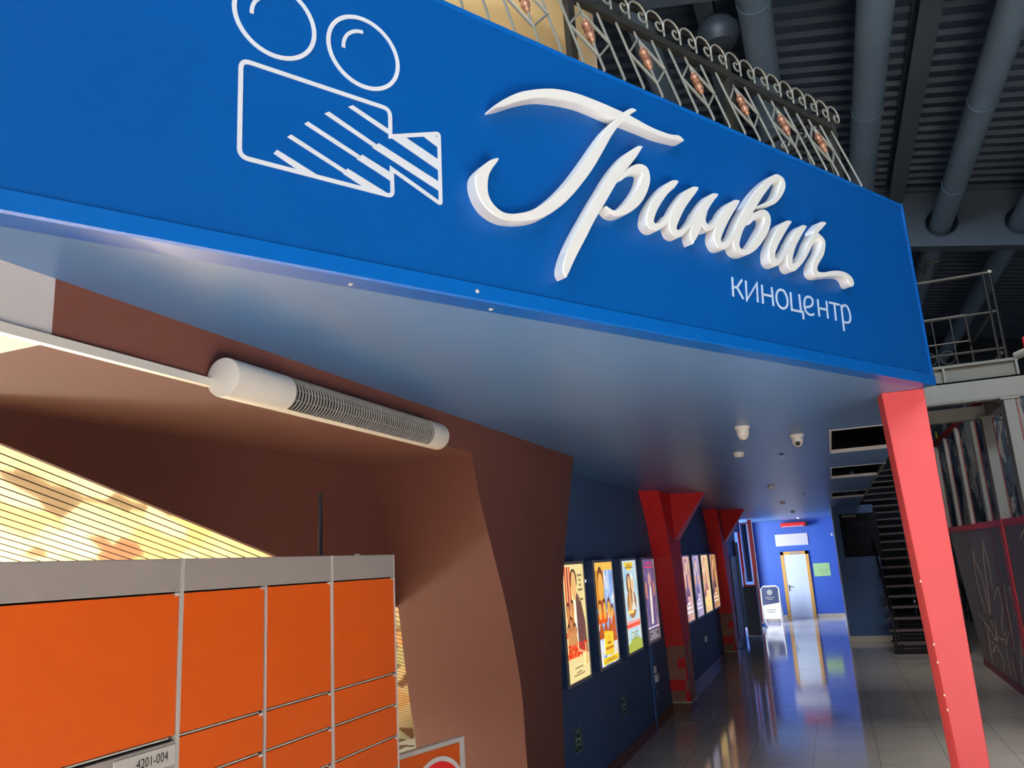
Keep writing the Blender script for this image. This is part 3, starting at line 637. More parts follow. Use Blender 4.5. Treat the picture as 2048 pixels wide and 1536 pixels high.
def script(stroke, mb, sub=5, depth=0.052, d_off=0.0):
    L = spline([(a, b_, 0) for a, b_, c, d in stroke], sub); R = spline([(c, d, 0) for a, b_, c, d in stroke], sub)
    # rounded caps at both ends
    n = len(L)
    outline = [Vector(p[:2]) for p in L]
    def cap(a, c, prev_mid):
        mid = (a+c)/2; w_ = (c-a).length/2; dr = (mid-prev_mid).normalized()
        return [mid + (a-mid)*math.cos(t) + dr*w_*0.75*math.sin(t) for t in (PI*0.2, PI*0.4, PI*0.6, PI*0.8)]
    Lv = [Vector(p[:2]) for p in L]; Rv = [Vector(p[:2]) for p in R]
    endcap = cap(Lv[-1], Rv[-1], (Lv[-2]+Rv[-2])/2)
    startcap = cap(Lv[0], Rv[0], (Lv[1]+Rv[1])/2)
    vs = []; fs = []; ch = 0.004
    def inset(p, q): 
        v = q-p; l = v.length
        return p + v*min(0.3, ch/max(l, 1e-5))
    top = depth+d_off
    for l, r in zip(Lv, Rv):
        li = inset(l, r); ri = inset(r, l)
        vs += [F(li.x, li.y, top), F(l.x, l.y, top-ch), F(l.x, l.y, 0), F(r.x, r.y, 0), F(r.x, r.y, top-ch), F(ri.x, ri.y, top)]
    for i in range(n-1):
        for k in range(6):
            if k == 2: continue
            fs.append((6*i+k, 6*i+(k+1) % 6, 6*i+6+(k+1) % 6, 6*i+6+k))
    mb.add(vs, fs)
    for capv, l, r in ((startcap, Lv[0], Rv[0]), (endcap, Lv[-1], Rv[-1])):
        poly = [l] + capv + [r]
        m = len(poly); cen = (l+r)/2
        ins = [inset(p, cen) for p in poly]
        mb.add([F(p.x, p.y, top) for p in ins] + [F(p.x, p.y, top-ch) for p in poly] + [F(p.x, p.y, 0) for p in poly],
               [tuple(range(m))] + [(k, k+1, m+k+1, m+k) for k in range(m-1)] + [(m+k, m+k+1, 2*m+k+1, 2*m+k) for k in range(m-1)])
for keys in (('G_bar', 'G_stem'), ('r_stem', 'r_bowl'), ('i1', 'i2'), ('n1', 'n2', 'n3'), ('v1',), ('j1', 'j2'), ('c1',)):
    mb = MB()
    for j, k in enumerate(keys): script(LETTERS[k], mb, d_off=0.0004*j)
    o = mb.build('letter', M['letter'], root, smooth=True)

# ================================================================== BALCONY RAILING above the sign
RB = 4.28
root = thing('balcony_railing', 'wrought iron balcony railing with scrolls, diamonds and copper spindles above the sign wall', 'railing', tuple(F(-1.8, RB-C, -0.5)))
def RP(s, z, d=-0.5): return F(s, z-C, d)
corner = 0.245
sq = 0.0075
MB().tube([RP(-4.2, 5.325), RP(corner, 5.325)], 0.022, 10).build('top_rail', M['ironblack'], root, smooth=True)
mb = MB(); mb.obox(RP(-4.2, 5.155, -0.52), FS*(corner+4.2), FN*0.04, (0, 0, 0.045)); mb.build('middle_rail', M['iron'], root)
mb = MB(); mb.obox(RP(-4.2, 4.33, -0.52), FS*(corner+4.2), FN*0.04, (0, 0, 0.03)); mb.build('bottom_rail', M['iron'], root)
mb = MB(); mb.tube([RP(corner, 5.325), RP(corner, 5.325, -3.6)], 0.022, 10); mb.build('top_rail', M['ironblack'], root, smooth=True)
mb = MB(); mb.obox(RP(corner-0.02, 5.155, -0.5), FS*0.04, FN*-3.1, (0, 0, 0.045)); mb.build('middle_rail', M['iron'], root)
for s_ in (-4.2, -2.33, -0.97, corner):
    mb = MB(); mb.obox(RP(s_-0.022, RB, -0.522), FS*0.044, FN*0.044, (0, 0, 5.30-RB)); mb.build('post', M['iron'], root)
def belly(s, dd=None):
    pts = [(5.16, -0.5), (4.69, -0.355), (4.655, -0.345), (4.62, -0.36), (4.52, -0.41), (4.43, -0.47), (4.35, -0.5)]
    return [dd(s, z, d) if dd else RP(s, z, d) for z, d in pts]
def dz(z): return -0.5 + 0.145*(5.16-z)/0.47 if z > 4.69 else -0.355
SP = 0.1465
k0 = -26
def scroll(s, fn):
    """question-mark scroll: rises from the middle rail, arcs over the top rail and curls inwards"""
    pts = [(-0.072, -0.070), (-0.074, -0.035)]
    for (cx, r, a0, a1, n_) in ((0.0, 0.073, 180, 0, 14), (0.040, 0.033, 0, -180, 9), (0.028, 0.021, 180, 40, 7)):
        for i in range(n_+1):
            a = math.radians(a0+(a1-a0)*i/n_); pts.append((cx+r*math.cos(a), r*math.sin(a)-(0.012 if n_ < 14 else 0.012*i/n_)))
    return [fn(s+x, 5.272+z) for x, z in pts]
for i in range(k0, 3):
    s = -0.065 + SP*i
    ph = (i+1) % 3
    if ph != 1:
        MB().tube(belly(s), sq, 6).build('baluster', M['ironlight'], root, smooth=True)
    else:
        mb = MB()
        mb.tube([RP(s, 5.16), RP(s, 5.09, dz(5.09))], sq, 6); mb.build('baluster_head', M['ironlight'], root, smooth=True)
        mb = MB(); mb.tube([RP(s, 4.75, dz(4.75))] + belly(s)[1:], sq, 6); mb.build('baluster', M['ironlight'], root, smooth=True)
        T, B_, L_, R_ = RP(s, 5.09, dz(5.09)), RP(s, 4.75, dz(4.75)), RP(s-SP, 4.915, dz(4.915)), RP(s+SP, 4.915, dz(4.915))
        MB().tube([T, L_, B_, R_], 0.009, 6, closed=True).build('diamond', M['ironlight'], root)
        mb = MB(); mb.tube([T, B_], 0.006, 6)
        mb.build('spindle_rod', M['ironlight'], root)
        a0 = RP(s, 5.025, dz(5.025)); a1 = RP(s, 4.85, dz(4.85)); ax = (a1-a0)
        pr = [(0.010, 0), (0.016, 0.06), (0.013, 0.10), (0.027, 0.16), (0.030, 0.26), (0.024, 0.36), (0.014, 0.40), (0.028, 0.44), (0.028, 0.50), (0.014, 0.53), (0.026, 0.58), (0.029, 0.68), (0.025, 0.80), (0.014, 0.86), (0.019, 0.90), (0.015, 0.96), (0.008, 1.0)]
        MB().lathe(a0, [(r*0.85, h*ax.length) for r, h in pr], axis=tuple(ax), seg=14).build('copper_spindle', M['copper'], root, smooth=True)
    MB().tube(scroll(s+0.02, lambda a, z: RP(a, z, -0.475)), 0.0065, 6).build('scroll', M['ironlight'], root, smooth=True)
for j in range(1, 8):
    MB().tube(scroll(-SP*j, lambda a, z: RP(corner+0.03, z, -0.5+a)), 0.0065, 6).build('scroll', M['ironlight'], root, smooth=True)
for j in range(0, 6):
    dd = -0.58 - SP*j
    pts = [(5.16, 0.0), (4.69, 0.145), (4.655, 0.155), (4.62, 0.14), (4.52, 0.09), (4.43, 0.03), (4.35, 0.0)]
    MB().tube([RP(corner+h, z, dd) for z, h in pts], sq, 6).build('baluster', M['ironlight'], root, smooth=True)

# ================================================================== RED COLUMN under the sign corner
root = thing('sign_column', 'tall coral red square column under the right end of the sign wall', 'column', (0.55, 5.5, 0))
b = MB(); A4 = [(0.398, 5.62, C), (0.415, 5.45, C), (0.655, 5.45, C), (0.655, 5.70, C)]
B4 = [(0.52, 5.64, 0), (0.555, 5.45, 0), (0.655, 5.45, 0), (0.655, 5.70, 0)]
B4 = [(0.502, 5.66, 0.0), (0.535, 5.45, 0.0), (0.652, 5.45, 0.0), (0.652, 5.70, 0.0)]
b.loft(B4, A4); b.build('shaft', M['redcol'], root, bevel=0.004)
for z in (1.96, 1.60, 1.50, 1.32, 1.24):
    t = z/C; x = 0.535+(0.415-0.535)*t
    MB().box(x-0.004, x+0.004, 5.447, 5.452, z, z+0.012).build('paint_chip', M['cream'], root)

# ================================================================== TUBE HEATER and its conduit
root = thing('tube_heater', 'long white tube heater with a black finned grille under the brown lintel', 'heater', (-1.985, 3.1, 2.93))
hx, hz, hr = -1.985, 2.932, 0.074
MB().lathe((hx, 2.27, hz), [(hr-0.004, 0), (hr-0.001, 0.002), (hr, 0.006), (hr, 0.34)], axis=(0, 1, 0), seg=36).build('end_cap', M['whiteplas'], root, smooth=True)
MB().lathe((hx, 3.84, hz), [(hr, 0), (hr, 0.169), (hr-0.001, 0.173), (hr-0.004, 0.175)], axis=(0, 1, 0), seg=36).build('end_cap', M['whiteplas'], root, smooth=True)
b = MB(); a0, a1 = math.radians(-72), math.radians(75)   # white back shell, open where the grille sits
ring = lambda y, r, s0, s1, n=26: [(hx+r*math.cos(s0+(s1-s0)*i/n), y, hz+r*math.sin(s0+(s1-s0)*i/n)) for i in range(n+1)]
s0, s1 = math.radians(72), math.radians(360-68)
A_, B_ = ring(2.60, hr, s0, s1), ring(3.85, hr, s0, s1); m = len(A_)
b.add(A_+B_, [(i, i+1, m+i+1, m+i) for i in range(m-1)]); b.build('shell', M['whiteplas'], root, smooth=True)
MB().lathe((hx, 2.6, hz), [(hr-0.022, 0), (hr-0.022, 1.25)], axis=(0, 1, 0), seg=28).build('heating_core', M['black'], root, smooth=True)
gr = MB()
for i in range(58):
    y = 2.615 + i*0.0213
    A_ = ring(y, hr-0.001, math.radians(-70), math.radians(74), 16); B_ = ring(y+0.0032, hr-0.001, math.radians(-70), math.radians(74), 16)
    A2 = ring(y, hr-0.007, math.radians(-70), math.radians(74), 16); B2 = ring(y+0.0032, hr-0.007, math.radians(-70), math.radians(74), 16); m = 17
    gr.add(A_+B_+A2+B2, [(i_, i_+1, m+i_+1, m+i_) for i_ in range(m-1)] + [(i_, i_+1, 2*m+i_+1, 2*m+i_) for i_ in range(m-1)] + [(m+i_, m+i_+1, 3*m+i_+1, 3*m+i_) for i_ in range(m-1)])
for a in (-30, 8, 44):
    c_, s_ = math.cos(math.radians(a)), math.sin(math.radians(a))
    gr.tube([(hx+(hr-0.012)*c_, 2.6, hz+(hr-0.012)*s_), (hx+(hr-0.012)*c_, 3.85, hz+(hr-0.012)*s_)], 0.002, 6)
gr.build('grille', M['fin'], root)
for y in (2.45, 3.90): MB().box(-2.075, -2.045, y, y+0.05, 2.90, 3.0).build('bracket', M['white'], root)
b = MB(); b.box(-2.06, -2.035, 0.9, 2.272, 2.905, 2.935)
tag(b.build('cable_trunking', M['whiteplas']), 'thin white cable trunking along the lower edge of the lintel, ending at the tube heater', 'cable trunking')

# ================================================================== PARCEL LOCKERS
LX, LT = -1.5, 2.265
def locker(label, y0, y1, cols, screen=False):
    root = thing('parcel_locker', label, 'locker', (-1.75, (y0+y1)/2, 0), 'parcel lockers')
    b = MB(); b.box(-2.0, LX-0.02, y0, y1, 0.0, LT-0.004); b.build('carcass', M['alu'], root)
    b = MB(); b.box(-2.0, LX+0.002, y0+0.002, y1-0.002, 2.186, LT); b.build('header', M['lockgrey'], root, bevel=0.002)
    b = MB(); b.box(LX-0.02, LX-0.012, y0+0.01, y1-0.01, 0.08, 2.19); b.build('gap_backing', M['dark'], root)
    for y, zt_ in [(y0+0.003, LT), (y1-0.003, LT)] + [(y, 2.186) for y in cols[1:-1]]:
        MB().box(LX-0.02, LX+0.0025, y-0.0024, y+0.0024, 0.06, zt_).build('frame_strip', M['alu'], root)
    b = MB(); b.box(-1.98, LX-0.005, y0, y1, 0.0, 0.07); b.build('plinth', M['lockgrey'], root)
    for i in range(len(cols)-1):
        a, c = cols[i]+0.007, cols[i+1]-0.007
        rows = [(2.184, 1.852)] + [(1.852-0.1035*k, 1.852-0.1035*(k+1)) for k in range(6)] + [(1.231, 0.90), (0.90, 0.50), (0.50, 0.09)]
        if screen: rows = [(2.184, 1.852), (0.80, 0.45), (0.45, 0.09)]
        for zt_, zb_ in rows:
            dm = MB(); dm.box(LX-0.012, LX, a, c, zb_+0.006, zt_-0.002)
            d = dm.build('door', M['orange'], root, bevel=0.0015)
            lk = MB(); lk.box(LX-0.010, LX+0.002, c-0.016, c-0.002, zt_-0.008, zt_-0.001); lk.build('latch', M['alu'], d)
            sh = MB(); sh.box(LX-0.011, LX-0.001, a, c-0.018, zb_+0.0005, zb_+0.004); sh.build('shelf_edge', M['alu'], d)
        if screen:
            b = MB(); b.box(LX-0.012, LX, a, c, 0.81, 1.846); pn = b.build('control_panel', M['lockgrey'], root, bevel=0.002)
            b = MB(); b.box(LX-0.001, LX+0.003, a+0.30, a+0.72, 1.15, 1.45); b.build('screen', M['black'], pn)
            b = MB(); b.box(LX-0.001, LX+0.0025, 1.405, 1.581, 1.795, 1.839); b.build('number_plate', M['alu'], pn, bevel=0.001)
            vs, fs, bb = text_polys('4201-004', 1.0); kx = 0.093/(bb[1]-bb[0]); kz = 0.0205/(bb[3]-bb[2])
            t = MB(); t.add([(LX+0.0032, 1.466+(v[0]-bb[0])*kx, 1.808+(v[1]-bb[2])*kz) for v in vs], fs); t.build('number', M['black'], pn)
            t = MB(); t.box(LX+0.0025, LX+0.0032, 1.442, 1.452, 1.808, 1.811); t.build('plate_mark', M['black'], pn)
    return root
locker('widest orange and grey parcel locker with the number plate, leftmost of the row', 0.70, 1.588, [0.70, 1.588], True)
locker('middle orange parcel locker, two columns wide, with the antenna on top', 1.588, 2.233, [1.588, 1.909, 2.233])
locker('narrow orange parcel locker at the right end of the row', 2.233, 2.632, [2.233, 2.632])
root = thing('antenna', 'short black antenna rod standing on top of the middle parcel locker', 'antenna', (-1.75, 2.535, LT))
MB().lathe((-1.75, 2.535, LT), [(0.022, 0), (0.022, 0.006), (0.009, 0.014), (0.008, 0.02)], seg=18).build('foot', M['black'], root, smooth=True)
MB().lathe((-1.75, 2.535, LT+0.018), [(0.0075, 0), (0.0075, 0.215), (0.005, 0.222)], seg=14).build('rod', M['black'], root, smooth=True)
MB().lathe((-1.62, 2.575, LT), [(0.014, 0), (0.013, 0.005), (0.006, 0.010)], seg=14)
tag(MB().lathe((-1.62, 2.575, LT), [(0.014, 0), (0.013, 0.005), (0.006, 0.010)], seg=14).build('cap_bolt', M['alu']), 'small silver cap bolt on top of the narrow right locker', 'bolt')

# ---- orange notice board right of the lockers
ba = math.radians(17.6); BD = Vector((math.sin(ba), math.cos(ba), 0)); BN = Vector((math.cos(ba), -math.sin(ba), 0)); BO = Vector((-1.75, 3.2, 0))
root = thing('notice_board', 'orange board with a red and white ring standing beside the right locker', 'sign', tuple(BO))
b = MB(); b.obox(BO-BD*0.30-BN*0.03, BD*0.612, BN*0.03, (0, 0, 1.466)); b.build('frame', M['alu'], root, bevel=0.002)
b = MB(); b.obox(BO-BD*0.28, BD*0.556, BN*0.002, (0, 0, 1.447)); b.build('panel', M['orange'], root)
def disc(mb, c0, h, r0, r1, d0, d1, n=40):
    vs = []
    for r, d in ((r0, d0), (r1, d0), (r1, d1), (r0, d1)):
        vs += [BO + BD*(c0+r*math.cos(2*PI*k/n)) + Vector((0, 0, h+r*math.sin(2*PI*k/n))) + BN*d for k in range(n)]
    fs = []
    for a in range(4):
        e = (a+1) % 4
        fs += [(a*n+k, a*n+(k+1) % n, e*n+(k+1) % n, e*n+k) for k in range(n)]
    mb.add(vs, fs)
b = MB(); disc(b, 0.135, 1.245, 0.001, 0.170, 0.002, 0.004); b.build('white_disc', M['white'], root)
b = MB(); disc(b, 0.135, 1.245, 0.100, 0.150, 0.004, 0.0055); b.build('red_ring', M['red'], root)
for k in (-0.30, 0.25): MB().obox(BO+BD*k-BN*0.22, BD*0.06, BN*0.26, (0, 0, 0.02)).build('foot', M['alu'], root)

# ================================================================== SLATTED MIRROR PANEL behind the arch
U = Vector((0, 0.9662, -0.2578)); W = Vector((-0.9567, -0.0742, -0.2813)); NN = U.cross(W).normalized()
SO = Vector((-2.985, 2.161, 2.786))
root = thing('slatted_mirror_panel', 'sloping panel of cream mirror slats behind the brown arch, above the lockers', 'panel', tuple(SO))
up_n = NN if NN.z > 0 else -NN
b = MB(); b.obox(SO - U*1.9 + up_n*0.03, U*9.6, W*2.62, up_n*0.02); b.build('backing', M['slatgap'], root)
for i in range(52):
    o = SO + W*(0.052*i+0.004); u1 = 7.6 if i < 44 else 7.2
    if i < 2: u0 = -0.6
    else: u0 = -1.9
    b = MB(); b.obox(o + U*u0, U*(u1-u0), W*0.044, up_n*0.012); b.build('slat', M['mirror'], root)

# ================================================================== CORRIDOR, LEFT SIDE
def pillar(label, y0):
    """red pillar leaning towards the hall with a flared head, peeled to brown blocks near the floor"""
    root = thing('corridor_pillar', label, 'pillar', (-2.33, y0+0.3, 0), 'red corridor pillars')
    x0, x1 = -2.45, -2.19
    b = MB()
    lean = [(0.0, 0.0), (1.09, -0.15), (2.2, -0.43), (2.7, -0.66), (C, -1.0)]
    dep = 0.5
    rings = [[(x0, y0+l, z), (x1, y0+l+(0.16 if z > 2.9 else 0.02*z), z), (x1, y0+dep, z), (x0, y0+dep, z)] for z, l in lean]
    for i in range(len(rings)-1): b.loft(rings[i], rings[i+1], caps=(i in (0, len(rings)-2)))
    b.build('shaft', M['pillar'], root)
    b = MB()   # flare towards the corridor
    A_ = [(x1-0.01, y0+0.02, C), (-1.72, y0+0.33, C), (x1-0.01, y0+0.02, 2.42), (x1-0.01, y0+0.02, 2.3)]
    B_ = [(x1-0.01, y0+0.48, C), (-1.72, y0+0.48, C), (x1-0.01, y0+0.48, 2.42), (x1-0.01, y0+0.48, 2.3)]
    b.loft(A_, B_); b.build('head_flare', M['red'], root)
    b = MB(); b.box(x0, x1+0.012, y0-0.02, y0+dep+0.01, 0, 0.13); b.build('plinth', M['basebrown'], root)
    b = MB(); b.box(x0, x1+0.018, y0-0.026, y0+dep+0.014, 0.13, 0.15); b.build('plinth_edge', M['basebeige'], root)
pillar('nearer red pillar with flared head between the two groups of lit posters', 12.25)
pillar('farther red pillar with flared head, beyond the second group of lit posters', 18.35)

pmats = {}
def flat(rgb, glowing=0.9):
    k = (rgb, glowing)
    if k not in pmats: pmats[k] = glow('poster_ink_%d' % len(pmats), rgb, glowing)
    return pmats[k]
def cloudy(name, stops, sc=3.0, strength=0.9):
    m, nt, b = new_mat(name); tc = nt.nodes.new('ShaderNodeTexCoord')
    n = nt.nodes.new('ShaderNodeTexNoise'); n.inputs['Scale'].default_value = sc; n.inputs['Detail'].default_value = 5; n.inputs['Distortion'].default_value = 1.0
    nt.links.new(tc.outputs['Object'], n.inputs['Vector'])
    r = ramp(nt, [(p, lin(c)) for p, c in stops]); nt.links.new(n.outputs['Fac'], r.inputs[0])
    nt.links.new(r.outputs[0], b.inputs['Base Color']); nt.links.new(r.outputs[0], b.inputs['Emission Color'])
    b.inputs['Emission Strength'].default_value = strength; b.inputs['Roughness'].default_value = 0.2
    return m
def ell(cx, cy, rx, ry, n=18): return [(cx+rx*math.cos(2*PI*k/n), cy+ry*math.sin(2*PI*k/n)) for k in range(n)]
def head(cx, cy, s): return ell(cx, cy, 0.075*s, 0.072*s)
def bust(cx, cy, s, h): return [(cx-0.13*s, cy-h), (cx-0.12*s, cy-0.17*s), (cx-0.04*s, cy-0.10*s), (cx-0.03*s, cy), (cx+0.03*s, cy), (cx+0.04*s, cy-0.10*s), (cx+0.12*s, cy-0.17*s), (cx+0.13*s, cy-h)]
def bars(x0, x1, y0, y1, n):
    out = []
    for i in range(n):
        t = (y1-y0)/n; k = 0.06*((i*37) % 5)
        out.append([(x0+k, y0+t*i+t*0.25), (x1-k, y0+t*i+t*0.25), (x1-k, y0+t*i+t*0.75), (x0+k, y0+t*i+t*0.75)])
    return out
XB = -2.35
def lightbox(label, ya, yb, sheet, shapes, words=(), group='lit poster boxes', za=1.095, zb=2.205):
    root = thing('poster_lightbox', label, 'poster', (-2.40, (ya+yb)/2, za), group)
    b = MB(); b.box(-2.45, XB-0.012, ya, yb, za, zb); b.build('case', M['lightbox'], root, bevel=0.004)
    fw = 0.028
    b = MB(); b.box(XB-0.012, XB, ya, ya+fw, za, zb); b.box(XB-0.012, XB, yb-fw, yb, za, zb); b.box(XB-0.012, XB, ya+fw, yb-fw, za, za+fw); b.box(XB-0.012, XB, ya+fw, yb-fw, zb-fw, zb)
    b.build('frame', M['silver'], root)
    mats = [sheet]; p = MB(); y0, y1, z0, z1 = ya+fw, yb-fw, za+fw, zb-fw; Wd, Hd = y1-y0, z1-z0
    p.add([(XB-0.0105, y0, z0), (XB-0.0105, y1, z0), (XB-0.0105, y1, z1), (XB-0.0105, y0, z1)], [(0, 1, 2, 3)])
    lay = 0
    for m, poly in shapes:
        if m not in mats: mats.append(m)
        lay += 1
        xx = XB-0.0105 + 0.0002*lay
        p.add([(xx, y0+min(max(u, 0), 1)*Wd, z0+min(max(v, 0), 1)*Hd) for u, v in poly], [tuple(range(len(poly)))], mats.index(m))
    for txt, u, v, wd, hd, m in words:
        vs, fs, bb = text_polys(txt, 1.0, bold=0.03)
        if m not in mats: mats.append(m)
        kx = wd*Wd/(bb[1]-bb[0]); kz = hd*Hd/(bb[3]-bb[2])
        p.add([(XB-0.0008, y0+u*Wd+(x-bb[0])*kx, z0+v*Hd+(z-bb[2])*kz) for x, z in vs], fs, mats.index(m))
    p.build('poster_sheet', mats, root)
    return root
skin, skin2 = flat((214, 142, 84)), flat((240, 190, 120))
# 1: cream sheet, orange stripes, group of people, man in a brown suit, red title
sh = []
for k, x in enumerate((0.10, 0.20, 0.30)): sh.append((flat((226, 96, 52)) if k != 1 else flat((178, 60, 40)), [(x, 0.55), (x+0.07, 0.55), (x+0.07, 0.98), (x, 0.98)]))
sh += [(flat((250, 246, 226)), [(0.44, 0.30), (0.62, 0.30), (0.58, 0.74), (0.46, 0.74)]), (flat((118, 78, 70)), [(0.56, 0.26), (0.98, 0.20), (0.94, 0.48), (0.80, 0.66), (0.62, 0.75), (0.55, 0.70)]),
       (flat((84, 48, 34)), ell(0.50, 0.86, 0.16, 0.10)), (skin2, ell(0.50, 0.81, 0.12, 0.13))]
for cx, cy, s in ((0.16, 0.58, 0.9), (0.36, 0.60, 0.9), (0.26, 0.46, 0.9), (0.14, 0.40, 0.8), (0.40, 0.40, 0.8)):
    sh += [(flat((196, 104, 56)), bust(cx, cy, 1.2, 0.16)), (flat((92, 52, 34)), head(cx, cy+0.02, 1.05)), (skin, head(cx, cy, 0.95))]
sh += [(flat((214, 150, 90)), [(0.05, 0.30), (0.52, 0.30), (0.48, 0.38), (0.28, 0.42), (0.08, 0.38)])]
sh += [(flat((150, 130, 90)), q) for q in bars(0.66, 0.90, 0.66, 0.92, 6)] + [(flat((130, 110, 80)), q) for q in bars(0.22, 0.72, 0.04, 0.12, 4)]
sh += [(skin2, [(0.80, 0.10), (0.92, 0.12), (0.90, 0.30), (0.84, 0.32)])]
lightbox('cream lit poster with a red word, nearest the brown arch', 7.20, 7.94, flat((246, 226, 158)), sh, [('БАНДИТ', 0.05, 0.19, 0.88, 0.125, flat((228, 52, 24), 0.8))])
# 2: gold and blue, heads over flames, yellow title block
sh = [(flat((224, 150, 40)), [(0.0, 0.55), (0.45, 0.55), (0.52, 1.0), (0.0, 1.0)]), (flat((250, 196, 80)), [(0.0, 0.92), (1.0, 0.92), (1.0, 1.0), (0.0, 1.0)])]
for cx, cy, s in ((0.30, 0.76, 2.1), (0.42, 0.52, 1.3), (0.66, 0.52, 1.3), (0.84, 0.46, 1.2), (0.16, 0.52, 1.2)):
    sh += [(flat((190, 90, 30)), bust(cx, cy, s, 0.26)), (flat((120, 66, 26)), head(cx, cy+0.02*s, 1.05*s)), (flat((244, 180, 76)), head(cx, cy, 0.92*s))]
sh += [(flat((206, 96, 34)), [(0.62, 0.26), (0.98, 0.24), (0.96, 0.50), (0.78, 0.42)]), (flat((250, 210, 50)), [(0.26, 0.10), (0.76, 0.08), (0.78, 0.30), (0.28, 0.33)])] + [(flat((196, 120, 20)), q) for q in bars(0.30, 0.74, 0.13, 0.28, 3)]
sh += [(flat((248, 208, 40)), [(0.12, 0.01), (0.98, 0.01), (0.98, 0.075), (0.12, 0.075)])] + [(flat((170, 110, 20)), q) for q in bars(0.2, 0.9, 0.025, 0.06, 2)]
lightbox('gold and blue lit poster with yellow title block, second from the brown arch', 8.29, 9.08, cloudy('poster_sky_clouds', [(0.3, (60, 90, 180)), (0.5, (150, 186, 240)), (0.6, (240, 244, 250)), (0.75, (226, 160, 60))], 4.0), sh)
# 3: pale blue, couple on a big brown oval, red title
sh = [(flat((250, 210, 40)), [(0.12, 0.98), (0.86, 0.98), (0.64, 0.89), (0.36, 0.89)])] + [(flat((120, 90, 20)), q) for q in bars(0.2, 0.8, 0.91, 0.97, 3)]
sh += [(flat((176, 120, 56)), ell(0.52, 0.52, 0.32, 0.17)), (flat((120, 84, 50)), ell(0.40, 0.74, 0.17, 0.12)), (skin2, ell(0.42, 0.74, 0.09, 0.09)), (flat((226, 176, 110)), bust(0.42, 0.68, 1.6, 0.24)), (flat((250, 236, 210)), ell(0.66, 0.74, 0.11, 0.10)), (skin2, ell(0.64, 0.72, 0.07, 0.07)), (flat((240, 236, 220)), bust(0.64, 0.66, 1.2, 0.22))]
sh += [(flat((226, 74, 40)), q) for q in bars(0.04, 0.98, 0.245, 0.315, 1)] + [(flat((236, 100, 60)), [(0.08+0.1*k, 0.25), (0.14+0.1*k, 0.25), (0.15+0.1*k, 0.33), (0.09+0.1*k, 0.33)]) for k in range(9)]
sh += [(flat((180, 190, 70)), [(0, 0), (1, 0), (1, 0.10), (0.5, 0.15), (0, 0.08)])] + [(flat((150, 150, 80)), q) for q in bars(0.2, 0.85, 0.12, 0.21, 4)]
lightbox('pale blue lit poster with a brown oval, third from the brown arch', 9.49, 10.28, cloudy('poster_pale_sky', [(0.3, (150, 196, 226)), (0.55, (206, 230, 236)), (0.75, (240, 240, 220))], 3.0), sh)
# 4: violet with a pale beam
sh = [(flat((210, 70, 110)), q) for q in bars(0.08, 0.92, 0.88, 0.97, 2)] + [(flat((250, 240, 220)), [(0.40, 0.20), (0.56, 0.20), (0.62, 0.55), (0.56, 0.80), (0.48, 0.82), (0.44, 0.55)])]
sh += [(flat((200, 130, 110)), ell(0.18, 0.62, 0.11, 0.11)), (flat((206, 160, 150)), ell(0.50, 0.74, 0.13, 0.09)), (flat((190, 120, 110)), ell(0.82, 0.62, 0.10, 0.10)), (flat((236, 226, 240)), [(0.02, 0.155), (0.98, 0.155), (0.98, 0.17), (0.02, 0.17)]), (flat((96, 84, 92)), [(0, 0), (1, 0), (1, 0.145), (0, 0.145)])] + [(flat((170, 160, 166)), q) for q in bars(0.1, 0.9, 0.02, 0.13, 4)]
lightbox('violet lit poster with a pale beam, next to the nearer red pillar', 10.62, 11.40, cloudy('poster_violet', [(0.3, (84, 66, 120)), (0.55, (130, 104, 150)), (0.75, (190, 150, 170))], 4.0, 0.7), sh)
# second group beyond the pillar
def plain(label, ya, yb, sheet, tcol, pcol):
    sh = [(pcol, bust(0.5, 0.78, 2.4, 0.40)), (pcol, head(0.5, 0.84, 1.8)), (skin2, head(0.5, 0.82, 1.5)), (pcol, bust(0.22, 0.56, 1.4, 0.3)), (skin, head(0.22, 0.6, 1.3)), (skin, head(0.78, 0.6, 1.3))] + [(tcol, q) for q in bars(0.06, 0.94, 0.10, 0.30, 3)]
    lightbox(label, ya, yb, sheet, sh)
plain('lit poster half hidden behind the nearer red pillar, first of the far group', 13.60, 14.42, cloudy('poster_rosy', [(0.3, (150, 90, 80)), (0.55, (226, 170, 130)), (0.8, (250, 220, 190))], 3), flat((236, 240, 240)), flat((110, 66, 70)))
plain('lit poster second in the far group, greyish violet', 14.70, 15.48, cloudy('poster_lilac', [(0.3, (110, 96, 130)), (0.55, (190, 170, 190)), (0.8, (240, 214, 170))], 3), flat((226, 226, 236)), flat((96, 80, 110)))
plain('lit poster third in the far group, warm yellow', 15.72, 16.66, cloudy('poster_amber', [(0.3, (226, 150, 50)), (0.55, (250, 214, 120)), (0.8, (255, 244, 190))], 3), flat((250, 226, 60)), flat((176, 100, 50)))
plain('lit poster fourth in the far group, brownish gold, before the far red pillar', 16.90, 17.80, cloudy('poster_bronze', [(0.3, (150, 90, 60)), (0.55, (214, 160, 96)), (0.8, (246, 214, 160))], 3), flat((240, 220, 190)), flat((110, 70, 60)))

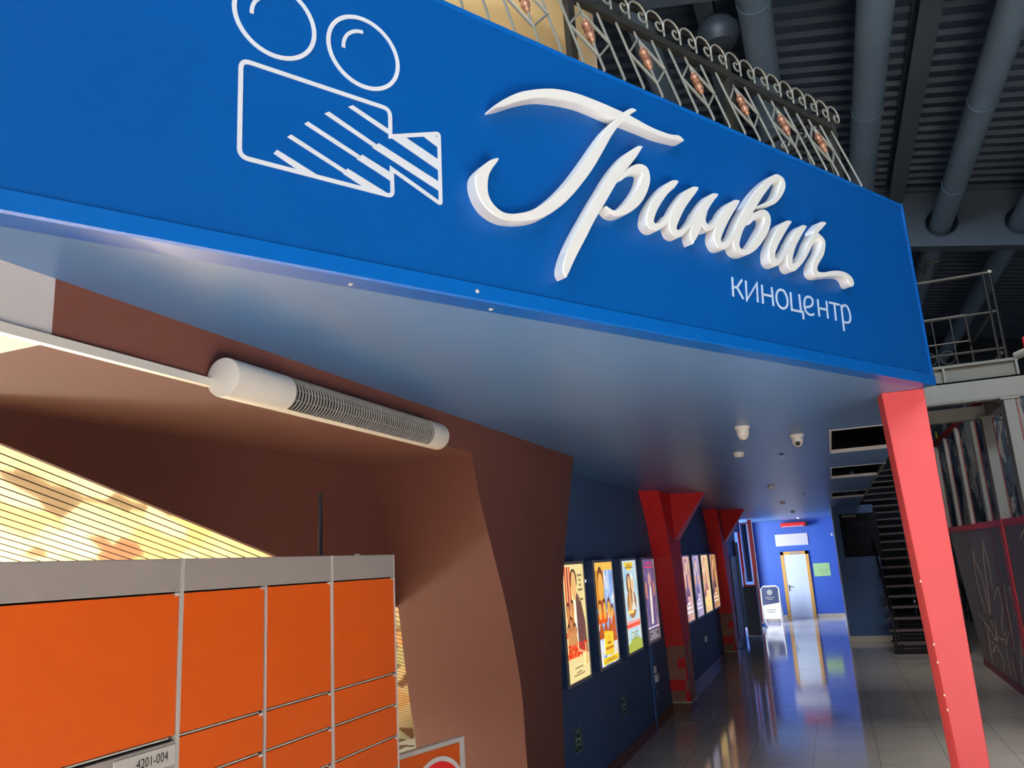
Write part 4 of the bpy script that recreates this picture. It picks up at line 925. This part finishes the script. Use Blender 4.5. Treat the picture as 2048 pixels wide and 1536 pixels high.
# small fittings on the wall
for nm, y, z, lab in (('a', 7.65, 0.575, 'dark green escape sign low on the blue wall, nearest the brown arch'), ('b', 9.44, 0.575, 'dark green escape sign low on the blue wall, nearer the red pillar')):
    root = thing('escape_sign', lab, 'sign', (-2.45, y, z), 'green escape signs low on the blue wall')
    b = MB(); b.box(-2.45, -2.447, y-0.115, y+0.115, z-0.10, z+0.10); b.build('plate', M['exitgreen'], root)
    b = MB(); X_ = -2.4465
    def rect(y0, y1, z0, z1): b.add([(X_, y+y0, z+z0), (X_, y+y1, z+z0), (X_, y+y1, z+z1), (X_, y+y0, z+z1)], [(0, 1, 2, 3)])
    rect(-0.115, 0.115, 0.094, 0.10); rect(-0.115, 0.115, -0.10, -0.094); rect(-0.115, -0.108, -0.1, 0.1); rect(0.108, 0.115, -0.1, 0.1)
    rect(-0.075, -0.055, -0.06, 0.05); rect(0.055, 0.075, -0.06, 0.05); rect(-0.06, 0.06, 0.0, 0.018); rect(-0.06, 0.06, 0.066, 0.078); rect(-0.03, 0.03, -0.045, -0.03)
    b.build('pictogram', M['exitwhite'], root)
root = thing('cable_conduit', 'blue cable conduit with sockets running down the wall under the fourth poster', 'conduit', (-2.44, 11.15, 0.1))
b = MB(); b.box(-2.45, -2.425, 10.99, 11.03, 0.0, 1.09); b.build('conduit', M['bluepipe'], root)
b = MB(); b.box(-2.45, -2.42, 11.05, 11.13, 0.42, 1.09); b.build('wide_channel', M['bluepipe'], root)
b = MB(); b.box(-2.45, -2.40, 11.06, 11.14, 0.70, 0.79); b.build('switch', M['whiteplas'], root)
b = MB(); b.box(-2.45, -2.39, 11.06, 11.20, 0.585, 0.68); b.build('socket', M['whiteplas'], root)
b = MB(); b.box(-2.45, -2.41, 11.05, 11.17, 0.39, 0.50); pl_ = b.build('round_socket_plate', M['bluepipe'], root)
MB().lathe((-2.41, 11.11, 0.445), [(0.030, 0), (0.030, 0.004), (0.018, 0.006)], axis=(1, 0, 0), seg=16).build('socket_face', M['silver'], pl_)
root = thing('wall_socket', 'white wall socket below the far group of lit posters', 'socket', (-2.45, 15.85, 0.65))
b = MB(); b.box(-2.45, -2.42, 15.76, 15.94, 0.60, 0.70); b.build('plate', M['whiteplas'], root, bevel=0.006)
MB().lathe((-2.42, 15.85, 0.65), [(0.03, 0), (0.03, 0.004), (0.01, 0.004)], axis=(1, 0, 0), seg=14).build('outlet', M['whiteplas'], root)
for y0, lab in ((8.19, 'first'), (9.30, 'second'), (10.40, 'third')):
    root = thing('poster_spotlight', 'tiny bright lamp on the blue wall in the %s gap between the near lit posters' % lab, 'lamp', (-2.44, y0, 2.0), 'tiny lamps between posters')
    b = MB(); b.box(-2.45, -2.43, y0-0.02, y0+0.02, 1.98, 2.02); b.build('base', M['white'], root)
    MB().lathe((-2.43, y0, 2.0), [(0.016, 0), (0.014, 0.01), (0.004, 0.016)], axis=(1, 0, 0), seg=12).build('bulb', glow('tiny_bulb', (255, 252, 240), 4), root)

# ceiling fittings
def dome_camera(x, y, lab, lens_dir):
    root = thing('dome_camera', lab, 'camera', (x, y, C), 'white dome cameras on the ceiling')
    MB().lathe((x, y, C), [(0.058, 0), (0.058, 0.012), (0.054, 0.018), (0.047, 0.024)], axis=(0, 0, -1), seg=28).build('base', M['whiteplas'], root, smooth=True)
    MB().lathe((x, y, C-0.02), [(0.047, 0), (0.046, 0.03), (0.040, 0.055), (0.027, 0.075), (0.008, 0.083)], axis=(0, 0, -1), seg=28).build('housing', M['whiteplas'], root, smooth=True)
    d = Vector(lens_dir).normalized()
    p = Vector((x, y, C-0.06)) + d*0.030
    MB().lathe(p, [(0.020, 0), (0.020, 0.010), (0.013, 0.014)], axis=tuple(d), seg=18).build('lens', M['black'], root, smooth=True)
dome_camera(-0.513, 6.2, 'left white dome camera on the blue ceiling', (0.2, 0.9, -0.4))
dome_camera(-0.153, 7.0, 'right white dome camera on the blue ceiling with its black lens showing', (0.05, -0.9, -0.45))
labs = ['white smoke detector just behind the left dome camera', 'second white smoke detector along the corridor ceiling', 'third white smoke detector along the corridor ceiling', 'fourth smoke detector along the corridor ceiling', 'farthest smoke detector on the corridor ceiling, before the far wall']
first = None
for (x, y), lab in zip(((-0.71, 7.84), (-0.724, 12.45), (-0.81, 17.0), (-0.814, 21.46), (-0.84, 26.2)), labs):
    if first is None:
        first = thing('smoke_detector', lab, 'smoke detector', (x, y, C), 'smoke detectors on the corridor ceiling')
        MB().lathe((x, y, C), [(0.052, 0), (0.052, 0.010), (0.050, 0.014)], axis=(0, 0, -1), seg=24).build('base', M['whiteplas'], first, smooth=True)
        MB().lathe((x, y, C-0.012), [(0.047, 0), (0.045, 0.02), (0.036, 0.032), (0.015, 0.036)], axis=(0, 0, -1), seg=24).build('sensor_head', M['whiteplas'], first, smooth=True)
    else: copy_thing(first, (x, y, C), lab)
first = None
for (x, y), lab in zip(((-0.347, 8.33), (-0.344, 14.85)), ('small dark sprinkler head behind the right dome camera', 'small dark sprinkler head farther down the ceiling')):
    if first is None:
        first = thing('sprinkler_head', lab, 'sprinkler', (x, y, C), 'sprinkler heads on the corridor ceiling')
        MB().lathe((x, y, C), [(0.026, 0), (0.026, 0.004), (0.010, 0.008)], axis=(0, 0, -1), seg=14).build('rosette', M['ironblack'], first)
        MB().lathe((x, y, C-0.006), [(0.006, 0), (0.006, 0.025), (0.014, 0.026), (0.014, 0.029)], axis=(0, 0, -1), seg=10).build('nozzle', M['chrome'], first)
    else: copy_thing(first, (x, y, C), lab)

# ---- far end of the corridor
d = struct(bpy.data.objects.new('door_1', None)); COL.objects.link(d); d.location = (-1.2, 28.36, 0); ROOT_LOC['door_1'] = Vector((-1.2, 28.36, 0))
b = MB(); b.box(-1.64, -1.545, 28.34, 28.40, 0, 2.11); b.box(-0.865, -0.77, 28.34, 28.40, 0, 2.11); b.box(-1.64, -0.77, 28.34, 28.40, 2.01, 2.11); b.build('frame', M['pine'], d)
b = MB(); b.box(-1.545, -0.865, 28.355, 28.395, 0.02, 2.01); b.build('leaf', M['doorwhite'], d)
b = MB(); b.box(-1.545, -0.865, 28.33, 28.36, 0.0, 0.05); b.build('threshold', M['white'], d)
b = MB(); b.tube([(-1.49, 28.355, 1.0), (-1.49, 28.30, 1.0), (-1.38, 28.30, 1.0)], 0.012, 8); b.box(-1.51, -1.47, 28.345, 28.356, 0.86, 1.06); b.build('handle', M['chrome'], d)
b = MB(); b.box(-1.35, -1.0, 28.325, 28.345, 2.02, 2.07); b.build('closer', M['silver'], d)
b = MB(); b.box(-1.74, -0.72, 28.375, 28.40, 2.30, 2.68)
tag(b.build('blank_panel', M['white']), 'blank white panel on the far blue wall above the door', 'panel')
root = thing('paper_notice', 'pale green paper notice on the far blue wall right of the door', 'notice', (-0.42, 28.39, 1.48))
b = MB(); b.box(-0.67, -0.17, 28.392, 28.40, 1.28, 1.69); b.build('sheet', M['green'], root)
b = MB()
for k, (x, z) in enumerate(((-0.52, 1.47), (-0.43, 1.49), (-0.33, 1.47), (-0.26, 1.48), (-0.50, 1.40), (-0.40, 1.41), (-0.30, 1.40), (-0.42, 1.34))): b.box(x, x+0.05, 28.389, 28.393, z, z+0.014)
b.build('faint_print', M['steeldark'], root)
root = thing('air_curtain', 'red box hanging under the ceiling at the far wall above the blank panel', 'air curtain', (-1.12, 28.3, 2.9))
b = MB(); b.box(-1.5, -0.72, 28.1, 28.4, 2.9, 3.04); b.build('housing', M['red'], root, bevel=0.01)
b = MB(); b.box(-1.46, -0.8, 28.09, 28.10, 2.905, 2.925); b.build('outlet_slot', M['white'], root)
b = MB(); b.box(-0.74, -0.66, 28.08, 28.4, 2.9, 3.05); b.build('end_cover', M['dark'], root)
root = thing('coat_peg', 'small white peg on the right wall near the far end of the corridor', 'peg', (0.08, 26.5, 2.55))  # small white fitting of unknown use
MB().lathe((0.09, 26.5, 2.55), [(0.03, 0), (0.03, 0.03), (0.05, 0.05), (0.04, 0.09)], axis=(-1, 0, 0), seg=14).build('peg', M['whiteplas'], root)
b = MB(); b.box(0.08, 0.09, 26.2, 26.5, 1.1, 1.75)
tag(b.build('wall_plaque', M['darkred']), 'narrow dark red plaque on the right wall near the far end', 'plaque')
# folding pavement sign
root = thing('pavement_sign', 'white framed folding pavement sign with navy and white face at the far end', 'sign', (-1.95, 27.4, 0))
def frame_panel(y0, y1, nm, sx):
    """leaning panel: foot at y0, head at y1"""
    hgt = 1.08; x0, x1 = -2.30, -1.76
    P_ = lambda x, t, dd=0: (x, y0+(y1-y0)*t+dd, hgt*t)
    b = MB(); b.tube([P_(x0, 0), P_(x0, 0.93), P_(x0+0.08, 1.0), P_(x1-0.08, 1.0), P_(x1, 0.93), P_(x1, 0)], 0.022, 8); b.build(nm, M['white'], root, smooth=True)
    return P_, x0, x1
P_, x0, x1 = frame_panel(26.95, 27.35, 'front_frame', 1)
b = MB(); b.add([P_(x0+0.02, 0.10), P_(x1-0.02, 0.10), P_(x1-0.02, 0.52), P_(x0+0.02, 0.46)], [(0, 1, 2, 3)]); b.prism([P_(x0+0.02, 0.1, 0.004), P_(x1-0.02, 0.1, 0.004), P_(x1-0.02, 0.98, 0.004), P_(x0+0.02, 0.98, 0.004)], (0, 0.01, 0)); b.build('face', M['white'], root)
b = MB(); b.add([P_(x0+0.02, 0.48, -0.003), P_(x1-0.02, 0.54, -0.003), P_(x1-0.02, 0.975, -0.003), P_(x0+0.02, 0.975, -0.003)], [(0, 1, 2, 3)]); b.build('navy_field', M['wallblue_dark'], root)
b = MB(); cc = [( -2.05+0.085*math.cos(2*PI*k/20), 0.83+0.082*math.sin(2*PI*k/20)) for k in range(20)]; b.add([P_(x, t, -0.006) for x, t in cc], [tuple(range(20))]); b.build('round_mark', M['steel'], root)
b = MB()
for z0_, w_ in ((0.68, 0.15), (0.63, 0.09), (0.34, 0.15), (0.28, 0.12)):
    b.add([P_(-2.05-w_, z0_, -0.006), P_(-2.05+w_, z0_, -0.006), P_(-2.05+w_, z0_+0.02, -0.006), P_(-2.05-w_, z0_+0.02, -0.006)], [(0, 1, 2, 3)])
b.build('print_line', M['steel'], root)
P_, x0, x1 = frame_panel(27.85, 27.40, 'rear_frame', 1)
b = MB(); b.prism([P_(x0+0.02, 0.15), P_(x1-0.02, 0.15), P_(x1-0.02, 0.97), P_(x0+0.02, 0.97)], (0, 0.012, 0)); b.build('rear_board', M['black'], root)
# kiosk and neighbours
root = thing('ticket_kiosk', 'charcoal box kiosk standing by the left wall beyond the far red pillar', 'kiosk', (-2.2, 23.4, 0))
b = MB(); b.box(-2.43, -2.08, 23.2, 23.7, 0, 1.22); b.build('body', M['kiosk'], root, bevel=0.01)
b = MB(); b.box(-2.45, -2.06, 23.18, 23.72, 1.22, 1.26); b.build('top', M['black'], root, bevel=0.004)
b = MB(); b.box(-2.08, -2.076, 23.25, 23.65, 0.1, 1.1); b.build('side_panel', M['steeldark'], root)
root = thing('brochure_tray', 'orange red tray standing on the charcoal kiosk', 'tray', (-2.25, 23.5, 1.26))
b = MB(); b.box(-2.40, -2.05, 23.35, 23.65, 1.26, 1.30); b.build('base', M['orangered'], root)
for x in (-2.40, -2.08): MB().box(x, x+0.03, 23.35, 23.65, 1.30, 1.62).build('side', M['orangered'], root)
root = thing('glass_panel', 'tall pale blue glass panel leaning at the left wall before the kiosk', 'panel', (-2.4, 22.6, 0.2))
b = MB(); b.box(-2.40, -2.33, 22.3, 22.34, 0.28, 2.45); b.build('pane', M['glass'], root)
b = MB(); b.box(-2.45, -2.40, 22.28, 22.36, 0.1, 2.5); b.build('edge_post', M['black'], root)
root = thing('wall_notice', 'small white and red notice on the wall just beyond the far red pillar', 'notice', (-2.44, 20.6, 2.3))
b = MB(); b.box(-2.45, -2.42, 20.4, 20.85, 2.18, 2.48); b.build('sheet', M['white'], root)
b = MB(); b.box(-2.45, -2.419, 20.4, 20.85, 2.18, 2.24); b.box(-2.45, -2.419, 20.4, 20.85, 2.42, 2.48); b.build('red_band', M['red'], root)
for (ya, yb, za, zb, lab) in ((19.3, 19.6, 2.05, 2.25, 'small grey box on the wall right beside the far red pillar'),):
    b = MB(); b.box(-2.45, -2.37, ya, yb, za, zb); tag(b.build('junction_box', M['silver']), lab, 'box')
b = MB(); b.box(-2.45, -2.43, 20.0, 20.3, 1.05, 1.95)
tag(b.build('paper_strip', M['white']), 'narrow white paper strip on the wall behind the far red pillar', 'notice')
b = MB(); b.box(-2.45, -2.40, 20.9, 22.2, 0.14, 2.1)
tag(b.build('wall_cabinet', M['kiosk']), 'tall dark grey cabinet door in the wall between far pillar and kiosk', 'cabinet')
root = thing('window_frame_post', 'dark red post with chrome foot at the far bay window', 'post', (-2.25, 25.4, 0))
b = MB(); b.box(-2.30, -2.17, 25.3, 25.45, 0, C); b.build('post', M['darkred'], root, bevel=0.008)
b = MB(); b.box(-2.178, -2.165, 25.298, 25.32, 0, C); b.build('pale_edge', M['white'], root)
MB().lathe((-2.23, 25.38, 0), [(0.16, 0), (0.16, 0.03), (0.12, 0.07), (0.11, 0.12), (0.13, 0.15)], seg=22).build('chrome_foot', M['chrome'], root, smooth=True)
root = thing('hanging_banner', 'dark blue banner between dark red posts at the far bay', 'banner', (-2.4, 24.4, 1.4))
b = MB(); b.add([], []); vs = []; fs = []
for i in range(13):
    x = -2.42+0.014*i; yy = 24.4+0.02*math.sin(i*1.6)
    vs += [(x, yy, 1.35), (x, yy, 2.98), (x, yy+0.01, 2.98), (x, yy+0.01, 1.35)]
for i in range(12):
    for k in range(4): fs.append((4*i+k, 4*i+(k+1) % 4, 4*i+4+(k+1) % 4, 4*i+4+k))
b.add(vs, fs); b.build('cloth', M['wallblue'], root, smooth=False)
b = MB(); b.tube([(-2.46, 24.4, 3.0), (-2.20, 24.4, 3.0)], 0.015, 8); b.build('rod', M['red'], root)
root = thing('window_frame_post', 'red slim post left of the hanging banner, beyond the kiosk', 'post', (-2.45, 24.2, 0))
b = MB(); b.box(-2.50, -2.43, 24.2, 24.28, 0, C); b.build('post', M['red'], root)
b = MB(); b.box(-2.43, -2.424, 24.2, 24.22, 1.3, C); b.build('pale_edge', M['white'], root)

# ================================================================== STAIRS
root = thing('staircase', 'dark open staircase with rosy step edges and a black handrail behind the red column', 'staircase', (1.4, 19, 0))
sx0, sx1, sy, rise, run = 0.883, 2.12, 18.416, 0.205, 0.459
for k in range(23):
    y, z = sy+run*k, rise*k
    if k == 0: z = 0.02
    t = MB(); t.box(sx0, sx1, y, y+0.40, z-0.055 if k else 0.0, z); tr_ = t.build('tread', M['stairdark'], root)
    e_ = MB(); e_.box(sx0-0.002, sx1, y-0.012, y, z-0.05 if k else 0.0, z+0.002); e_.build('nosing', M['tread'], tr_)
for x in (sx0+0.14, sx1-0.12):
    t = MB(); t.prism([(x, sy+0.1, 0), (x, sy+0.55, 0), (x, sy+run*22.5, rise*22), (x, sy+run*22.5, rise*22+0.0)][:3] + [(x, sy+run*22, rise*22-0.03)], (0.05, 0, 0)); t.build('stringer', M['stairdark'], root)
hr_ = MB(); off = 0.78
hr_.tube([(0.93, sy+0.05, 0.0), (0.93, sy+0.05, off+0.02), (0.93, sy+run*16, rise*16+off)], 0.024, 10); hr_.build('handrail', M['ironblack'], root, smooth=True)
hr_ = MB(); hr_.tube([(0.93, sy+0.05, 0.42), (0.93, sy+run*16, rise*16+0.42)], 0.014, 8); hr_.build('lower_rail', M['ironblack'], root, smooth=True)
for k in (4, 8, 12):
    MB().tube([(0.93, sy+run*k, rise*k), (0.93, sy+run*k, rise*k+off-0.02)], 0.014, 8).build('baluster', M['ironblack'], root)
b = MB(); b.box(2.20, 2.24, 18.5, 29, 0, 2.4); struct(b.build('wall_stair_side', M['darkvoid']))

# ================================================================== RIGHT SIDE: partition and steel landing
root = thing('partition', 'smoky panelled partition with chalk scribbles and red trim right of the stairs', 'partition', (2.25, 14.5, 0))
PX = 2.22
for q in ([(13.09, 0.1), (16.83, 0.1), (18.45, 2.34), (13.09, 2.34)], [(11.50, 0.1), (12.84, 0.1), (12.84, 2.34), (11.50, 2.34)], [(10.2, 0.1), (11.24, 0.1), (11.24, 2.34), (10.2, 2.34)]):
    MB().prism([(PX,)+p for p in q], (0.04, 0, 0)).build('panel', M['panelgrey'], root)
for (ya, yb, yc) in ((13.09, 18.62, 16.85), (11.50, 12.84, 12.84), (10.2, 11.24, 11.24)):
    MB().box(PX-0.012, PX+0.05, ya, yb, 2.33, 2.425).build('top_trim', M['red'], root)
    MB().box(PX-0.012, PX+0.05, ya, yc, 0, 0.10).build('skirting', M['darkred'], root)
for y in (13.85, 10.9):
    b = MB(); b.box(PX-0.006, PX+0.02, y-0.02, y+0.02, 0.1, 2.33); b.build('seam', M['darkred'], root)
b = MB(); b.box(PX-0.003, PX+0.02, 16.2, 16.215, 0.1, 2.33); b.build('seam', M['stairdark'], root)
GRAF = [
  [(14.70,2.16), (14.95,1.83), (15.04,1.54), (15.12,1.21), (15.34,0.85)],
  [(14.70,2.16), (14.58,1.86), (14.58,1.41)],
  [(15.83,2.07), (15.83,1.82), (15.52,1.64), (15.34,1.37), (15.35,1.10), (15.24,0.78)],
  [(15.83,2.07), (16.05,1.63), (15.95,1.26), (15.66,0.98)],
  [(14.58,1.41), (14.10,1.50), (14.63,1.26)],
  [(14.10,1.50), (14.06,1.18), (14.40,0.89), (14.39,0.57)],
  [(16.47,0.92), (15.98,0.79), (15.50,0.70), (15.23,0.53), (14.81,0.34), (15.00,0.15)],
  [(15.83,0.71), (15.92,0.30), (15.89,0.17)],
  [(14.91,0.94), (15.00,0.65), (15.72,0.32), (15.12,0.43)],
  [(15.08,0.68), (14.59,0.65), (14.08,0.83), (14.39,0.57), (13.93,0.84), (13.82,0.55)],
  [(13.59,1.51), (13.70,1.17), (13.69,0.95), (13.78,0.58)],
  [(13.32,1.47), (13.11,1.25), (13.06,1.04)],
  [(13.43,1.45), (13.15,1.50), (12.80,1.32), (12.91,1.66)],
  [(13.30,1.13), (12.97,1.17), (13.19,1.03), (12.96,1.05)],
  [(13.23,0.81), (13.25,0.66), (13.17,0.49), (12.98,0.61)],
  [(14.39,0.57), (14.45,0.17)],
  [(14.11,0.43), (14.01,0.17)],
  [(12.99,0.95), (12.58,1.05)],
  [(13.28,0.67), (13.51,0.38), (13.51,0.17)],
  [(11.93,2.16), (11.60,2.26), (11.57,2.15)],
  [(15.31,0.77), (15.01,0.74), (15.37,0.50), (15.68,0.52)],
]
for g in GRAF:
    t = MB(); n = len(g); wv = 0.042
    pts = g
    vs = []
    for i, (y, z) in enumerate(pts):
        a = Vector(pts[max(0, i-1)]); c_ = Vector(pts[min(n-1, i+1)]); tt = (c_-a)
        tt = tt.normalized() if tt.length > 1e-5 else Vector((0, 1)); nr = Vector((-tt.y*2.2, tt.x*0.8))
        q = wv*(0.35 if i in (0, n-1) else 0.55)
        vs += [(PX-0.0025, y+nr.x*q, z+nr.y*q), (PX-0.0025, y-nr.x*q, z-nr.y*q)]
    t.add(vs, [(2*i, 2*i+1, 2*i+3, 2*i+2) for i in range(n-1)]); t.build('chalk_stroke', M['chalk'], root)
# slim grey posts between partition and red rail
labs = ['slim grey post on the partition nearest the red column', 'second slim grey post on the partition from the red column', 'third slim grey post on the partition from the red column', 'fourth slim grey post on the partition, left of the thick landing post']
for y, lab in zip((18.50, 17.05, 15.55, 13.95), labs):
    root = thing('slim_post', lab, 'post', (2.24, y, 2.425), 'slim grey posts on the partition')
    b = MB(); b.box(2.215, 2.27, y-0.09, y+0.09, 2.425, 4.06); b.build('post', M['steel'], root)
    b = MB(); b.box(2.268, 2.282, y-0.10, y+0.09, 2.425, 4.06); b.build('red_edge', M['darkred'], root)
b = MB(); b.obox((2.23, 12.7, 4.06), (0.06, 0, 0), (0, 6.3, 0.02), (0, 0, 0.10))
tag(b.build('red_rail', M['darkred']), 'dark red rail running over the slim grey posts behind the red column', 'rail')
root = thing('steel_landing', 'grey steel landing frame with beams and posts right of the sign corner', 'landing', (2.0, 12.2, 0))
b = MB()   # front channel: web recessed between two flanges, open to the front
b.box(0.90, 2.50, 11.25, 11.42, 3.86, 3.90); b.box(0.90, 2.50, 11.24, 11.26, 3.88, 4.13); b.box(0.90, 2.50, 11.24, 11.42, 4.11, 4.13)
b.build('front_beam', M['steel'], root)
b = MB(); b.box(0.90, 2.45, 11.36, 11.38, 4.13, 4.33); b.box(0.90, 2.45, 11.27, 11.38, 4.32, 4.335); b.build('edge_channel', M['steeldark'], root)
for x in (1.60, 2.41): MB().box(x, x+0.025, 11.26, 11.37, 4.13, 4.33).build('stiffener', M['steel'], root)
b = MB(); b.box(0.90, 2.36, 13.05, 13.2, 3.86, 4.05); b.build('back_beam', M['steel'], root)
b = MB(); b.box(2.30, 2.40, 11.42, 13.05, 3.86, 4.08); b.build('side_beam', M['steel'], root)
b = MB(); b.box(0.90, 2.45, 11.3, 13.3, 4.335, 4.36); b.build('deck_plate', M['steeldark'], root)
for y, nm in ((11.26, 0), (12.85, 1)):
    b = MB(); b.box(2.205, 2.33, y, y+0.22, 2.43, 3.87); ps = b.build('post', M['steel'], root)
    b = MB(); b.box(2.20, 2.335, y-0.006, y+0.226, 0.0, 2.43); b.build('post_foot', M['red'], ps)
    b = MB(); b.box(2.17, 2.37, y-0.03, y+0.25, 3.84, 3.86); b.build('head_plate', M['steel'], ps)
    b = MB(); b.box(2.33, 2.342, y-0.01, y+0.2, 2.43, 3.84); b.build('red_edge', M['darkred'], ps)
b = MB(); b.tube([(2.44, 11.3, 4.37), (2.60, 11.1, 4.40)], 0.05, 12); b.build('pipe_stub', M['steel'], root)
b = MB(); b.box(2.50, 2.56, 11.06, 11.12, 3.9, 4.55); b.build('red_bar', M['red'], root)
# black railing on the landing
root = thing('landing_railing', 'black iron railing standing on the grey steel landing', 'railing', (2.0, 11.5, 4.36))
for z, x0 in ((5.50, 0.9), (4.98, 0.9), (4.50, 0.9)):
    MB().tube([(x0, 11.33, z), (2.345, 11.33, z)], 0.020 if z > 5 else 0.016, 8).build('rail', M['ironblack'], root, smooth=True)
for x in (2.345, 2.27):
    MB().tube([(x, 11.33, 4.36), (x, 11.33, 5.50)], 0.020, 8).build('post', M['ironblack'], root, smooth=True)
MB().lathe((2.345, 11.33, 5.50), [(0.026, -0.01), (0.028, 0.01), (0.016, 0.03)], seg=14).build('post_cap', M['steel'], root, smooth=True)
for z in (5.00, 4.45):
    MB().tube([(2.31, 11.37, z), (2.31, 13.2, z)], 0.020, 10).build('side_rail', M['ironblack'], root, smooth=True)
for x in (1.35, 1.60, 1.85, 2.1):
    MB().tube([(x, 13.2, 4.36), (x, 13.2, 5.45)], 0.012, 6).build('baluster', M['ironblack'], root)
for z in (5.45, 5.05, 4.62):
    MB().tube([(0.9, 13.2, z), (2.31, 13.2, z)], 0.016, 8).build('rear_rail', M['ironblack'], root, smooth=True)
for x in (1.48, 1.73, 1.98):
    MB().tube([(x+0.10*math.cos(a*PI/9), 13.2, 4.84+0.10*math.sin(a*PI/9)) for a in range(18)], 0.008, 6, closed=True).build('ring', M['ironblack'], root)
MB().tube([(2.31, 13.2, 4.36), (2.31, 13.2, 5.45)], 0.02, 8).build('rear_post', M['ironblack'], root)
# yellow blossoms of the mural
root = thing('mural_blossom', 'yellow round blossoms on the mural right of the red column', 'painting', (3.19, 25.8, 4.9))
for (y, z, r) in ((25.6, 5.05, 0.20), (26.3, 4.80, 0.22), (25.9, 4.66, 0.20)):
    MB().lathe((3.196, y, z), [(r, 0), (r*0.9, 0.02), (r*0.5, 0.035)], axis=(-1, 0, 0), seg=20).build('blossom', M['yellow'], root, smooth=True)
